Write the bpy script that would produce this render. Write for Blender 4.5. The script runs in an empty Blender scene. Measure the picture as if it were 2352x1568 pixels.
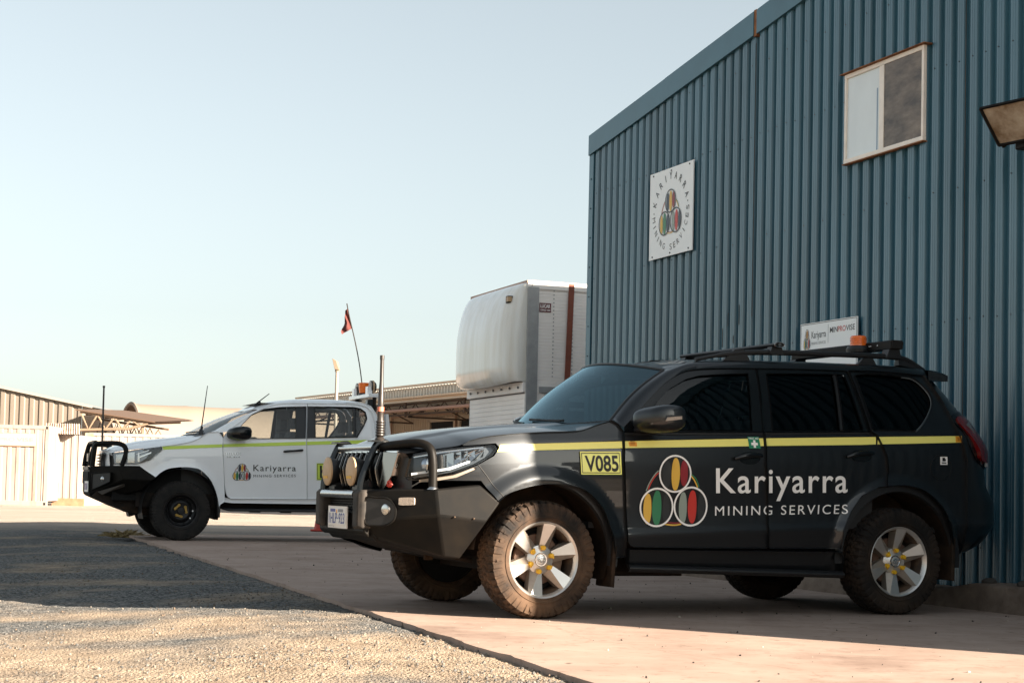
import bpy, bmesh, math, random
import numpy as np
from mathutils import Vector, Matrix, Euler
from mathutils.geometry import delaunay_2d_cdt
R = math.radians
random.seed(7); np.random.seed(7)
scene = bpy.context.scene
COL = scene.collection

# ------------------------------------------------------------------ camera, sky, sun, exposure
CAM_F, CAM_P, CAM_R, CAM_H, CAM_S = 3782.5, .0525, .0237, .8133, 143.29     # focal (px of a 2352 px wide picture), pitch, roll, height, shift
cam = bpy.data.cameras.new('camera'); cam_ob = bpy.data.objects.new('camera', cam); COL.objects.link(cam_ob)
cam.sensor_width = 36; cam.lens = CAM_F / 2352 * 36; cam.shift_y = CAM_S / 2352
cam.clip_start = .1; cam.clip_end = 3000
cam_ob.matrix_world = Matrix.Translation((0, 0, CAM_H)) @ Matrix.Rotation(R(90) + CAM_P, 4, 'X') @ Matrix.Rotation(CAM_R, 4, 'Z')
scene.camera = cam_ob

SUN_AZ = math.atan2(-.5287, .8487); SUN_EL = R(17)
world = bpy.data.worlds.new('World'); scene.world = world; world.use_nodes = True
wn, wl = world.node_tree.nodes, world.node_tree.links
sky = wn.new('ShaderNodeTexSky'); sky.sky_type = 'NISHITA'; sky.sun_disc = False
sky.sun_elevation = SUN_EL; sky.sun_rotation = math.pi / 2 - SUN_AZ
sky.air_density = 1.0; sky.dust_density = 1.4; sky.ozone_density = 1.2; sky.altitude = 20
ga = wn.new('ShaderNodeGamma'); ga.inputs['Gamma'].default_value = .8; wl.new(sky.outputs[0], ga.inputs['Color'])
hs = wn.new('ShaderNodeHueSaturation'); hs.inputs['Saturation'].default_value = .40; hs.inputs['Value'].default_value = .302
wl.new(ga.outputs[0], hs.inputs['Color']); tn = wn.new('ShaderNodeMix'); tn.data_type = 'RGBA'; tn.blend_type = 'MULTIPLY'; tn.inputs[0].default_value = 1; tn.inputs[7].default_value = (.95, 1.0, .985, 1); wl.new(hs.outputs[0], tn.inputs[6]); wl.new(tn.outputs[2], wn['Background'].inputs['Color'])
wn['Background'].inputs['Strength'].default_value = .10

sun = bpy.data.lights.new('sun', 'SUN'); sun.energy = 3.0; sun.angle = R(.5); sun.color = (1, .86, .70)
sun_ob = bpy.data.objects.new('sun', sun); COL.objects.link(sun_ob)
sd = Vector((math.cos(SUN_AZ) * math.cos(SUN_EL), math.sin(SUN_AZ) * math.cos(SUN_EL), math.sin(SUN_EL)))
sun_ob.rotation_euler = sd.to_track_quat('Z', 'Y').to_euler(); sun_ob.location = (30, -20, 30)

scene.view_settings.view_transform = 'Standard'; scene.view_settings.look = 'None'
scene.view_settings.exposure = 3.2; scene.view_settings.gamma = 1
scene.render.engine = 'CYCLES'
scene.cycles.max_bounces = 8; scene.cycles.transparent_max_bounces = 16

# ------------------------------------------------------------------ materials
def mat(name, col, rough=.5, metal=0., spec=.5, coat=0., var=0., vscale=8., col2=None, bump=0., bscale=60., detail=5, alpha=None, coords='Object', stretch=None, emit=None, lo=.35, hi=.7):
    m = bpy.data.materials.new(name); m.use_nodes = True
    nt = m.node_tree; n, l = nt.nodes, nt.links; b = n['Principled BSDF']
    b.inputs['Base Color'].default_value = (*col, 1); b.inputs['Roughness'].default_value = rough
    b.inputs['Metallic'].default_value = metal; b.inputs['Specular IOR Level'].default_value = spec
    if coat: b.inputs['Coat Weight'].default_value = coat; b.inputs['Coat Roughness'].default_value = .03
    if emit: b.inputs['Emission Color'].default_value = (*emit[0], 1); b.inputs['Emission Strength'].default_value = emit[1]
    if var or col2 or bump:
        tc = n.new('ShaderNodeTexCoord'); src = tc.outputs[coords]
        if stretch:
            mp = n.new('ShaderNodeMapping'); mp.inputs['Scale'].default_value = stretch; l.new(src, mp.inputs[0]); src = mp.outputs[0]
    if var or col2:
        no = n.new('ShaderNodeTexNoise'); no.inputs['Scale'].default_value = vscale; no.inputs['Detail'].default_value = detail; no.inputs['Roughness'].default_value = .62
        l.new(src, no.inputs['Vector'])
        rp = n.new('ShaderNodeValToRGB'); rp.color_ramp.elements[0].position = lo; rp.color_ramp.elements[1].position = hi
        c2 = col2 or tuple(min(1, c * (1 + var)) for c in col); c1 = col if col2 else tuple(c * (1 - var) for c in col)
        rp.color_ramp.elements[0].color = (*c1, 1); rp.color_ramp.elements[1].color = (*c2, 1)
        l.new(no.outputs['Fac'], rp.inputs[0]); l.new(rp.outputs[0], b.inputs['Base Color'])
    if bump:
        nb = n.new('ShaderNodeTexNoise'); nb.inputs['Scale'].default_value = bscale; nb.inputs['Detail'].default_value = 6
        l.new(src, nb.inputs['Vector']); bp = n.new('ShaderNodeBump'); bp.inputs['Strength'].default_value = bump; bp.inputs['Distance'].default_value = .01
        l.new(nb.outputs['Fac'], bp.inputs['Height']); l.new(bp.outputs[0], b.inputs['Normal'])
    return m

def glass(name, tint, ior=1.5, rough=.0, dirt=0., rcol=(1, 1, 1)):
    m = bpy.data.materials.new(name); m.use_nodes = True; nt = m.node_tree; n, l = nt.nodes, nt.links
    n.remove(n['Principled BSDF']); out = n['Material Output']
    t = n.new('ShaderNodeBsdfTransparent'); t.inputs[0].default_value = (*tint, 1)
    g = n.new('ShaderNodeBsdfGlossy'); g.inputs['Roughness'].default_value = rough; g.inputs[0].default_value = (*rcol, 1)
    lw = n.new('ShaderNodeLayerWeight'); lw.inputs[0].default_value = .5; f0 = ((ior - 1) / (ior + 1)) ** 2
    pw = n.new('ShaderNodeMath'); pw.operation = 'POWER'; pw.inputs[1].default_value = 5; l.new(lw.outputs['Facing'], pw.inputs[0])
    f = n.new('ShaderNodeMath'); f.operation = 'MULTIPLY_ADD'; f.inputs[1].default_value = 1 - f0; f.inputs[2].default_value = f0; l.new(pw.outputs[0], f.inputs[0])
    mx = n.new('ShaderNodeMixShader'); l.new(f.outputs[0], mx.inputs[0]); l.new(t.outputs[0], mx.inputs[1]); l.new(g.outputs[0], mx.inputs[2])
    last = mx
    if dirt:
        d = n.new('ShaderNodeBsdfDiffuse'); d.inputs[0].default_value = (.55, .5, .45, 1)
        m2 = n.new('ShaderNodeMixShader'); m2.inputs[0].default_value = dirt
        l.new(mx.outputs[0], m2.inputs[1]); l.new(d.outputs[0], m2.inputs[2]); last = m2
    l.new(last.outputs[0], out.inputs['Surface']); return m

M = {}
M['paint'] = mat('dark_metallic_paint', (.018, .0205, .0235), .35, .60, .45, .6)
M['roofpaint'] = M['paint']
M['white_paint'] = mat('white_paint', (.90, .91, .92), .3, 0, .5, .8, var=.015, vscale=3)
M['trim'] = mat('black_trim', (.012, .012, .013), .42)
M['trim_gloss'] = mat('black_gloss_trim', (.006, .007, .008), .16, 0, .4)
M['seal'] = mat('rubber_seal', (.006, .006, .006), .6)
M['steel_black'] = mat('black_powdercoat', (.005, .005, .005), .5, 0, .14, col2=(.011, .009, .007), vscale=6, bump=.06, bscale=300)
M['dusty_black'] = mat('dusty_black', (.010, .008, .007), .8, 0, .3, col2=(.030, .020, .014), vscale=5)
M['liner'] = mat('wheel_arch_liner', (.014, .010, .007), .9, 0, .2, col2=(.050, .029, .017), vscale=7)
M['chrome'] = mat('chrome', (.62, .61, .60), .12, 1.)
M['smoked_chrome'] = mat('smoked_chrome', (.30, .285, .27), .16, 1.)
M['satin_steel'] = mat('satin_steel', (.50, .50, .50), .27, 1.)
M['alloy'] = mat('alloy_wheel', (.62, .60, .57), .30, .75, .5, var=.06, vscale=9)
M['alloy_dark'] = mat('alloy_side', (.36, .31, .26), .42, .6, .5, var=.12, vscale=14)
M['barrel'] = mat('wheel_barrel', (.05, .04, .035), .6, .3, col2=(.16, .10, .06), vscale=9)
M['tyre'] = mat('dusty_tyre', (.014, .012, .011), .88, 0, .25, col2=(.115, .068, .040), vscale=4.5, lo=.34, hi=.72)
M['tyre_dark'] = mat('darker_tyre', (.011, .010, .0095), .88, 0, .2, col2=(.042, .028, .019), vscale=4.5, lo=.36, hi=.74)  # darker, less brown rubber for the rear wheels
M['tyre_black'] = mat('black_tyre', (.010, .010, .010), .8, 0, .3, col2=(.026, .022, .019), vscale=9)
M['gold'] = mat('gold_link', (.42, .27, .07), .35, .6)
M['bolt'] = mat('rusty_bolt', (.06, .035, .018), .6, .3)
M['yellow_cap'] = mat('yellow_nut_cap', (.72, .40, .012), .4)
M['glass_dark'] = glass('tinted_glass', (.010, .011, .012), 1.36)
M['glass_mid'] = glass('front_door_glass', (.20, .22, .22))
M['glass_screen'] = glass('windscreen_glass', (.26, .40, .45), 2.5, rcol=(.52, .76, .86))
M['glass_clear'] = glass('clear_glass', (.62, .66, .66), 1.5, 0, .02)
M['lens'] = glass('headlamp_lens', (.9, .92, .94), 1.45)
M['interior'] = mat('interior_plastic', (.018, .018, .019), .7)
M['seat_grey'] = mat('grey_seat', (.11, .12, .125), .9, var=.2, vscale=20)
M['lining'] = mat('cabin_lining', (.34, .34, .33), .85)
M['stripe'] = mat('yellow_reflective_tape', (.92, .84, .22), .35)
M['stripe_lime'] = mat('lime_reflective_tape', (.62, .80, .10), .35)
M['plate_yellow'] = mat('yellow_sign_plate', (.93, .93, .28), .4)
M['white'] = mat('white_vinyl', (.90, .88, .85), .45)
M['ink'] = mat('black_vinyl', (.010, .011, .013), .4)
M['navy'] = mat('navy_vinyl', (.018, .03, .055), .4)
M['blue_ink'] = mat('blue_plate_ink', (.03, .05, .25), .4)
M['ochre'] = mat('yellow_vinyl', (.74, .44, .06), .4)
M['green'] = mat('green_vinyl', (.03, .20, .09), .4)
M['red'] = mat('red_vinyl', (.55, .03, .02), .4)
M['maroon'] = mat('maroon_vinyl', (.26, .012, .02), .4)
M['sage'] = mat('grey_green_vinyl', (.28, .33, .28), .4)
M['safety_green'] = mat('first_aid_green', (.01, .22, .11), .4)
M['orange_tag'] = mat('orange_tag', (.80, .33, .02), .4)
M['amber'] = mat('amber_lens', (.85, .16, .012), .18, 0, .5, coat=.5)
M['redlens'] = mat('red_lens', (.15, .005, .006), .12, 0, .5, coat=.6)
M['clearlens'] = mat('clear_plastic', (.36, .30, .25), .25, 0, .6, bump=.5, bscale=120)
M['cover_tan'] = mat('dusty_lamp_cover', (.46, .31, .18), .5, var=.12, vscale=12)
M['redtow'] = mat('red_shackle', (.55, .05, .03), .4)
M['dark_hole'] = mat('dark_void', (.004, .004, .004), .9)
M['cord_black'] = mat('black_rubber', (.012, .012, .012), .5)
M['bronze_rubber'] = mat('antenna_black', (.026, .021, .018), .42, .0)

# ------------------------------------------------------------------ object helpers
def tag(o, label=None, cat=None, group=None, kind=None):
    if label: o['label'] = label
    if cat: o['category'] = cat
    if group: o['group'] = group
    if kind: o['kind'] = kind
    return o
def empty(name, loc=(0, 0, 0), rz=0., label=None, cat=None, group=None):
    o = bpy.data.objects.new(name, None); COL.objects.link(o); o.empty_display_size = .2
    o.location = loc; o.rotation_euler = (0, 0, rz); return tag(o, label, cat, group)

class MB:
    """collects faces of one mesh; build() links ONE object"""
    def __init__(s): s.v = []; s.f = []; s.n = []; s.m = []; s.mats = []
    def mi(s, m):
        if m not in s.mats: s.mats.append(m)
        return s.mats.index(m)
    def add(s, vs, fs, m=None, ns=None):
        o = len(s.v); s.v.extend([tuple(map(float, p)) for p in vs]); k = s.mi(m) if m else 0
        for i, f in enumerate(fs):
            s.f.append([o + a for a in f]); s.m.append(k); s.n.append(None if ns is None else [ns[a] for a in f])
        return s
    def box(s, c, d, m=None, rot=None):
        x, y, z = d[0] / 2, d[1] / 2, d[2] / 2
        vs = [Vector((a * x, b * y, e * z)) for a in (-1, 1) for b in (-1, 1) for e in (-1, 1)]
        if rot is not None: vs = [rot @ p for p in vs]
        c = Vector(c); vs = [p + c for p in vs]
        return s.add(vs, [(0, 1, 3, 2), (4, 6, 7, 5), (0, 4, 5, 1), (2, 3, 7, 6), (0, 2, 6, 4), (1, 5, 7, 3)], m)
    def hull(s, pts, m=None):
        bm = bmesh.new()
        for p in pts: bm.verts.new(p)
        r = bmesh.ops.convex_hull(bm, input=bm.verts)
        bmesh.ops.delete(bm, geom=[g for g in r['geom_interior'] if isinstance(g, bmesh.types.BMVert)], context='VERTS')
        bmesh.ops.dissolve_limit(bm, angle_limit=.01, verts=bm.verts, edges=bm.edges)
        bm.verts.index_update(); vs = [v.co.copy() for v in bm.verts]; fs = [[v.index for v in f.verts] for f in bm.faces]; bm.free()
        return s.add(vs, fs, m)
    def tube(s, pts, r, m=None, n=12, caps=True, closed=False):
        P = [Vector(p) for p in pts]; rr = r if isinstance(r, (list, tuple)) else [r] * len(P); vs = []; fs = []
        up = None; N = len(P)
        for i, p in enumerate(P):
            if closed: d = (P[(i + 1) % N] - P[i - 1]).normalized()
            else: d = ((P[min(i + 1, N - 1)] - p).normalized() + (p - P[max(i - 1, 0)]).normalized()).normalized()
            if up is None: up = d.orthogonal().normalized()
            up = (up - d * up.dot(d)).normalized(); w = d.cross(up)
            for k in range(n):
                a = 2 * math.pi * k / n; vs.append(p + (up * math.cos(a) + w * math.sin(a)) * rr[i])
        for i in range(N if closed else N - 1):
            for k in range(n):
                j = (i + 1) % N
                fs.append((i * n + k, i * n + (k + 1) % n, j * n + (k + 1) % n, j * n + k))
        if caps and not closed: fs.append(tuple(range(n))[::-1]); fs.append(tuple((N - 1) * n + k for k in range(n)))
        return s.add(vs, fs, m)
    def lathe(s, prof, o=(0, 0, 0), axis='y', m=None, n=48, a0=0., a1=2 * math.pi):
        # prof: (radius, along)
        full = abs(a1 - a0 - 2 * math.pi) < 1e-6; K = n if full else n + 1; vs = []; fs = []
        for r, h in prof:
            for k in range(K):
                a = a0 + (a1 - a0) * k / n; c, q = math.cos(a) * r, math.sin(a) * r
                p = (c, h, q) if axis == 'y' else ((h, c, q) if axis == 'x' else (c, q, h))
                vs.append((o[0] + p[0], o[1] + p[1], o[2] + p[2]))
        for i in range(len(prof) - 1):
            for k in range(n):
                k2 = (k + 1) % K
                f = (i * K + k, i * K + k2, (i + 1) * K + k2, (i + 1) * K + k)
                fs.append(f if axis != 'y' else f[::-1])
        return s.add(vs, fs, m)
    def grid(s, fn, nu, nv, m=None, flip=False, smooth=True):
        vs = []; ns = []
        e = 1e-3
        for j in range(nv + 1):
            for i in range(nu + 1):
                u, w = i / nu, j / nv; p = Vector(fn(u, w)); vs.append(p)
                u0, u1 = max(0, u - e), min(1, u + e); w0, w1 = max(0, w - e), min(1, w + e)
                du = Vector(fn(u1, w)) - Vector(fn(u0, w)); dw = Vector(fn(u, w1)) - Vector(fn(u, w0))
                nn = du.cross(dw)
                if nn.length < 1e-12: nn = Vector((0, 0, 1))
                ns.append((-nn if flip else nn).normalized())
        fs = []
        for j in range(nv):
            for i in range(nu):
                a = j * (nu + 1) + i; f = (a, a + 1, a + nu + 2, a + nu + 1); fs.append(f[::-1] if flip else f)
        return s.add(vs, fs, m, ns if smooth else None)
    def mirror(s):
        o = MB(); o.mats = s.mats[:]; o.v = [(x, -y, z) for x, y, z in s.v]; o.f = [f[::-1] for f in s.f]; o.m = s.m[:]
        o.n = [None if n is None else [Vector((q[0], -q[1], q[2])) for q in n[::-1]] for n in s.n]; return o
    def build(s, name, m=None, parent=None, sharp=35, bevel=0., weld=False):
        me = bpy.data.meshes.new(name); me.from_pydata(s.v, [], s.f)
        if m is not None and not s.mats: me.materials.append(m)
        for k in s.mats: me.materials.append(k)
        if s.mats: me.polygons.foreach_set('material_index', s.m)
        me.polygons.foreach_set('use_smooth', [True] * len(s.f))
        if weld:
            bm = bmesh.new(); bm.from_mesh(me); bmesh.ops.remove_doubles(bm, verts=bm.verts, dist=1e-4); bmesh.ops.recalc_face_normals(bm, faces=bm.faces); bm.to_mesh(me); bm.free()
        me.update()
        if any(n is not None for n in s.n) and not weld:
            ln = []
            for f, n in zip(me.polygons, s.n):
                if n is None: ln.extend([tuple(f.normal)] * f.loop_total)
                else: ln.extend([tuple(q) for q in n])
            me.normals_split_custom_set(ln)
        else:
            me.set_sharp_from_angle(angle=R(sharp))
        o = bpy.data.objects.new(name, me); COL.objects.link(o)
        if parent is not None: o.parent = parent
        if bevel:
            b = o.modifiers.new('bevel', 'BEVEL'); b.width = bevel; b.segments = 2; b.limit_method = 'ANGLE'; b.angle_limit = R(25); b.harden_normals = False
        return o

def catmull(pts, n=6, closed=False):
    P = [np.array(p, float) for p in pts]; out = []; N = len(P)
    for i in range(N if closed else N - 1):
        p1, p2 = P[i], P[(i + 1) % N]
        p0 = P[i - 1] if (closed or i > 0) else 2 * p1 - p2
        p3 = P[(i + 2) % N] if (closed or i + 2 < N) else 2 * p2 - p1
        for k in range(n):
            t = k / n
            out.append(.5 * (2 * p1 + (p2 - p0) * t + (2 * p0 - 5 * p1 + 4 * p2 - p3) * t * t + (3 * p1 - p0 - 3 * p2 + p3) * t ** 3))
    if not closed: out.append(P[-1])
    return [tuple(float(a) for a in q) for q in out]
def inside(p, poly):
    x, y = p; c = False; j = len(poly) - 1
    for i in range(len(poly)):
        xi, yi = poly[i][:2]; xj, yj = poly[j][:2]
        if (yi > y) != (yj > y) and x < (xj - xi) * (y - yi) / (yj - yi) + xi: c = not c
        j = i
    return c
def segdist(p, poly):
    P = np.array(poly); Q = np.roll(P, -1, 0); d = Q - P; L = (d * d).sum(1) + 1e-12
    t = np.clip(((np.array(p) - P) * d).sum(1) / L, 0, 1); w = P + d * t[:, None] - np.array(p); return math.sqrt((w * w).sum(1).min())
def resample(poly, sp):
    out = []
    for i in range(len(poly)):
        a, b = np.array(poly[i][:2]), np.array(poly[(i + 1) % len(poly)][:2]); n = max(1, int(math.ceil(np.linalg.norm(b - a) / sp)))
        out += [tuple(a + (b - a) * k / n) for k in range(n)]
    return out
def patch(mb, outline, f, sp=.035, holes=(), m=None, rim=.02, side=1, rim_m=None):
    """fills a 2-D outline, lifts it with f(a, b) and gives it exact normals; side=-1 flips; rim = depth of the turned-in edge"""
    loops = [resample(outline, sp)] + [resample(h, sp) for h in holes]
    vs = []; ed = []
    for lp in loops:
        o = len(vs); vs += lp; ed += [(o + i, o + (i + 1) % len(lp)) for i in range(len(lp))]
    nb = len(vs); A = np.array(loops[0]); lo, hi = A.min(0), A.max(0)
    for i in range(1, int((hi[0] - lo[0]) / sp) + 1):
        for j in range(1, int((hi[1] - lo[1]) / sp) + 1):
            p = (lo[0] + i * sp, lo[1] + j * sp)
            if inside(p, loops[0]) and not any(inside(p, h) for h in loops[1:]) and min(segdist(p, l) for l in loops) > .45 * sp: vs.append(p)
    r = delaunay_2d_cdt([Vector(p) for p in vs], ed, [], 0, 1e-7)
    v2 = [tuple(p) for p in r[0]]; tr = []
    for t in r[2]:
        c = (sum(v2[i][0] for i in t) / 3, sum(v2[i][1] for i in t) / 3)
        if inside(c, loops[0]) and not any(inside(c, h) for h in loops[1:]): tr.append(tuple(t))
    e = 2e-3; P = []; N = []
    for a, b in v2:
        p = Vector(f(a, b)); P.append(p)
        n = (Vector(f(a + e, b)) - Vector(f(a - e, b))).cross(Vector(f(a, b + e)) - Vector(f(a, b - e))).normalized() * side; N.append(n)
    # orient triangles with the wanted normal
    fs = []
    for t in tr:
        q = (P[t[1]] - P[t[0]]).cross(P[t[2]] - P[t[0]])
        fs.append(t if q.dot(N[t[0]]) > 0 else t[::-1])
    mb.add(P, fs, m, N)
    if rim:
        for lp in loops:
            pv = []; k = len(lp)
            for a, b in lp:
                p = Vector(f(a, b)); n = (Vector(f(a + e, b)) - Vector(f(a - e, b))).cross(Vector(f(a, b + e)) - Vector(f(a, b - e))).normalized() * side
                pv += [p, p - n * rim]
            mb.add(pv, [(2 * i, 2 * ((i + 1) % k), 2 * ((i + 1) % k) + 1, 2 * i + 1) for i in range(k)], rim_m or m)
    return mb
def shrink(poly, d):
    """moves a closed outline inwards by d"""
    P = [np.array(p[:2]) for p in poly]; a = sum(P[i][0] * P[(i + 1) % len(P)][1] - P[(i + 1) % len(P)][0] * P[i][1] for i in range(len(P)))
    s = 1 if a > 0 else -1; out = []
    for i in range(len(P)):
        d1 = P[i] - P[i - 1]; d2 = P[(i + 1) % len(P)] - P[i]; d1 /= np.linalg.norm(d1) + 1e-9; d2 /= np.linalg.norm(d2) + 1e-9
        n = np.array([-(d1 + d2)[1], (d1 + d2)[0]]); n /= np.linalg.norm(n) + 1e-9
        out.append(tuple(P[i] + s * n * d))
    return out

# ------------------------------------------------------------------ lettering and emblem
def glyphs(body, bold=0., spacing=1.):
    c = bpy.data.curves.new('t', 'FONT'); c.body = body; c.size = 1; c.offset = bold; c.space_character = spacing; c.resolution_u = 6
    o = bpy.data.objects.new('t', c); COL.objects.link(o)
    dg = bpy.context.evaluated_depsgraph_get(); me = bpy.data.meshes.new_from_object(o.evaluated_get(dg))
    v = [(p.co.x, p.co.y) for p in me.vertices]; f = [tuple(p.vertices) for p in me.polygons]
    bpy.data.objects.remove(o); bpy.data.curves.remove(c); bpy.data.meshes.remove(me)
    x0 = min(p[0] for p in v); x1 = max(p[0] for p in v); h = max(p[1] for p in v)
    return [((a - x0) / (x1 - x0), b / h) for a, b in v], f
def text_on(mb, body, place, m, bold=0., spacing=1.):
    """place(s, t): s 0..1 along the line, t 0 at the baseline, 1 at the cap height -> 3-D point"""
    v, f = glyphs(body, bold, spacing); P = [Vector(place(a, b)) for a, b in v]
    mb.add(P, f, m); return mb
def quad(c):
    """bilinear placement from corners TL, TR, BR, BL"""
    c = [Vector(p) for p in c]
    return lambda s, t: c[3] * (1 - s) * (1 - t) + c[2] * s * (1 - t) + c[0] * (1 - s) * t + c[1] * s * t
def disc(c, rx, ry, n=36): return [(c[0] + rx * math.cos(2 * math.pi * k / n), c[1] + ry * math.sin(2 * math.pi * k / n)) for k in range(n)]
def lens(c, hw, hh, n=12):
    up = [(c[0] - hw * math.sin(math.pi * k / n) ** .85, c[1] + hh * math.cos(math.pi * k / n)) for k in range(n + 1)]
    return up + [(c[0] + hw * math.sin(math.pi * k / n) ** .85, c[1] - hh * math.cos(math.pi * k / n)) for k in range(1, n)]
def band(pts, w):
    L = []; Rr = []
    for i, p in enumerate(pts):
        a, b = pts[max(0, i - 1)], pts[min(len(pts) - 1, i + 1)]; d = math.hypot(b[0] - a[0], b[1] - a[1]); n = (-(b[1] - a[1]) / d * w / 2, (b[0] - a[0]) / d * w / 2)
        L.append((p[0] + n[0], p[1] + n[1])); Rr.append((p[0] - n[0], p[1] - n[1]))
    return L, Rr
def emblem(place, ring, dark, fill=None, step=.0012):
    """three ringed discs with leaf shapes; place(u, w, lift): u 0..1.073, w 0..1"""
    mb = MB()
    def flat(poly, m, k):
        P = [Vector(place(a, b, k * step)) for a, b in poly]; c = Vector(place(sum(p[0] for p in poly) / len(poly), sum(p[1] for p in poly) / len(poly), k * step))
        n = len(P); mb.add(P + [c], [(i, (i + 1) % n, n) for i in range(n)], m)
    def strip(pts, w, m, k):
        L, Q = band(pts, w); n = len(L); mb.add([place(a, b, k * step) for a, b in L + Q], [(i, i + 1, n + i + 1, n + i) for i in range(n - 1)], m)
    q = lambda px, py: ((px - 130) / 670 * 1.073, (805 - py) / 720)
    for pts, m, k in (([(185, 440), (215, 360), (262, 280), (300, 238)], M['sage'], 1), ([(205, 425), (235, 350), (278, 282), (305, 258)], M['red'], 1),
                      ([(625, 270), (668, 310), (695, 360), (708, 400)], M['green'], 1), ([(622, 285), (655, 325), (680, 370), (695, 405)], M['ochre'], 1),
                      ([(365, 768), (430, 778), (490, 780), (540, 770)], M['ochre'], 1), ([(385, 750), (430, 756), (490, 760), (525, 756)], M['maroon'], 1)):
        strip([q(*p) for p in catmull(pts, 4)], .016 if m is not M['ochre'] else .02, m, k)
    for (cx, cy, r) in ((.532, .746, .253), (.256, .281, .262), (.798, .292, .268)):
        rx, ry = r, r * 1.02
        if fill: flat(disc((cx, cy), rx, ry), fill, 2)
        n = 40; pts = disc((cx, cy), rx, ry, n); pts.append(pts[0])
        ins = [(cx + (p[0] - cx) * .92, cy + (p[1] - cy) * .92) for p in pts]; out = [(cx + (p[0] - cx) * 1.02, cy + (p[1] - cy) * 1.02) for p in pts]
        mb.add([place(a, b, 4 * step) for a, b in out + ins], [(i, i + 1, n + 2 + i, n + 1 + i) for i in range(n)], ring)
    for px, y0, y1, hw, m in ((382, 135, 410, 42, dark), (468, 108, 435, 42, M['ochre']), (552, 130, 392, 38, M['maroon']), (202, 465, 770, 40, M['ochre']), (293, 435, 782, 46, M['green']),
                              (385, 470, 760, 36, dark), (552, 450, 765, 40, M['sage']), (645, 432, 765, 44, M['red']), (735, 450, 760, 36, dark)):
        a = q(px, y0); b = q(px, y1); flat(lens((a[0], (a[1] + b[1]) / 2), hw / 670 * 1.073, (a[1] - b[1]) / 2), m, 3)
    return mb

# ------------------------------------------------------------------ body surfaces
def interp(kn, t):
    n = len(kn)
    if t <= kn[0][0]: return kn[0][1]
    if t >= kn[-1][0]: return kn[-1][1]
    for i in range(n - 1):
        if t <= kn[i + 1][0]: break
    d = lambda j: (kn[j + 1][1] - kn[j][1]) / (kn[j + 1][0] - kn[j][0])
    def mm(j):
        if j == 0: return d(0)
        if j == n - 1: return d(n - 2)
        a, b = d(j - 1), d(j)
        return 0. if a * b <= 0 else 2 * a * b / (a + b)
    h = kn[i + 1][0] - kn[i][0]; s = (t - kn[i][0]) / h; s2, s3 = s * s, s * s * s
    return (2 * s3 - 3 * s2 + 1) * kn[i][1] + (s3 - 2 * s2 + s) * h * mm(i) + (-2 * s3 + 3 * s2) * kn[i + 1][1] + (s3 - s2) * h * mm(i + 1)
def smooth(a, b, t):
    t = min(1, max(0, (t - a) / (b - a))); return t * t * (3 - 2 * t)
# ------------------------------------------------------------------ ground and slab
def at(u, v, Y):
    """world point at depth Y seen at pixel (u, v) of the 2352 px wide photograph"""
    a, b = u - 1176, v - 784 - CAM_S; c, s = math.cos(CAM_R), math.sin(CAM_R); x, y = a * c + b * s, -a * s + b * c
    d = Vector((x / CAM_F, 1, -y / CAM_F)); cp, sp = math.cos(CAM_P), math.sin(CAM_P)
    w = Vector((d.x, d.y * cp - d.z * sp, d.y * sp + d.z * cp)); return Vector((0, 0, CAM_H)) + w * (Y / w.y)

from mathutils import noise as mnoise
WX, WY, WTH = 4.0, 12.462, 1.96                    # a point of the blue wall and its direction
WD = Vector((math.cos(WTH), math.sin(WTH), 0)); WN = Vector((-WD.y, WD.x, 0))          # along the wall (away), outward
SLAB_A, SLAB_B = Vector((.38, 7.1, 0)), Vector((-6.0, 25.75, 0)); SD = (SLAB_B - SLAB_A).normalized()
def slab_dist(x, y):                               # distance to the left of the slab's edge
    q = Vector((x, y, 0)) - SLAB_A; return -(q.x * SD.y - q.y * SD.x)
def ground_z(x, y):
    if y > 60 or y < -25 or abs(x) > 40: return -.045
    n = mnoise.noise(Vector((x * .45, y * .45, 1.3))) * .030 + mnoise.noise(Vector((x * 1.6, y * 1.6, 4.))) * .012
    d = slab_dist(x, y); z = -.024 + n * smooth(0, 1.2, d) - .065 * smooth(.5, 2.6, d)
    if y < 32:
        z += mnoise.noise(Vector((x * 7, y * 7, 2.))) * .006 + mnoise.noise(Vector((x * 19, y * 19, 2.))) * .004
    return min(z, -.006 if d > 0 else -.05)
def axis(a, b, h, far, g=1.22):
    L = list(np.arange(a, b, h)); s = h; lo, hi = [a], [L[-1]]
    while lo[-1] > -far: s *= g; lo.append(lo[-1] - s)
    s = h
    while hi[-1] < far: s *= g; hi.append(hi[-1] + s)
    return lo[:0:-1] + L + hi[1:]
gx, gy = axis(-5.5, 1.2, .045, 900), axis(5.8, 17, .045, 900)
gv = [(x, y, ground_z(x, y)) for y in gy for x in gx]; nx = len(gx)
gf = [(j * nx + i, j * nx + i + 1, (j + 1) * nx + i + 1, (j + 1) * nx + i) for j in range(len(gy) - 1) for i in range(nx - 1)]

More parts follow.
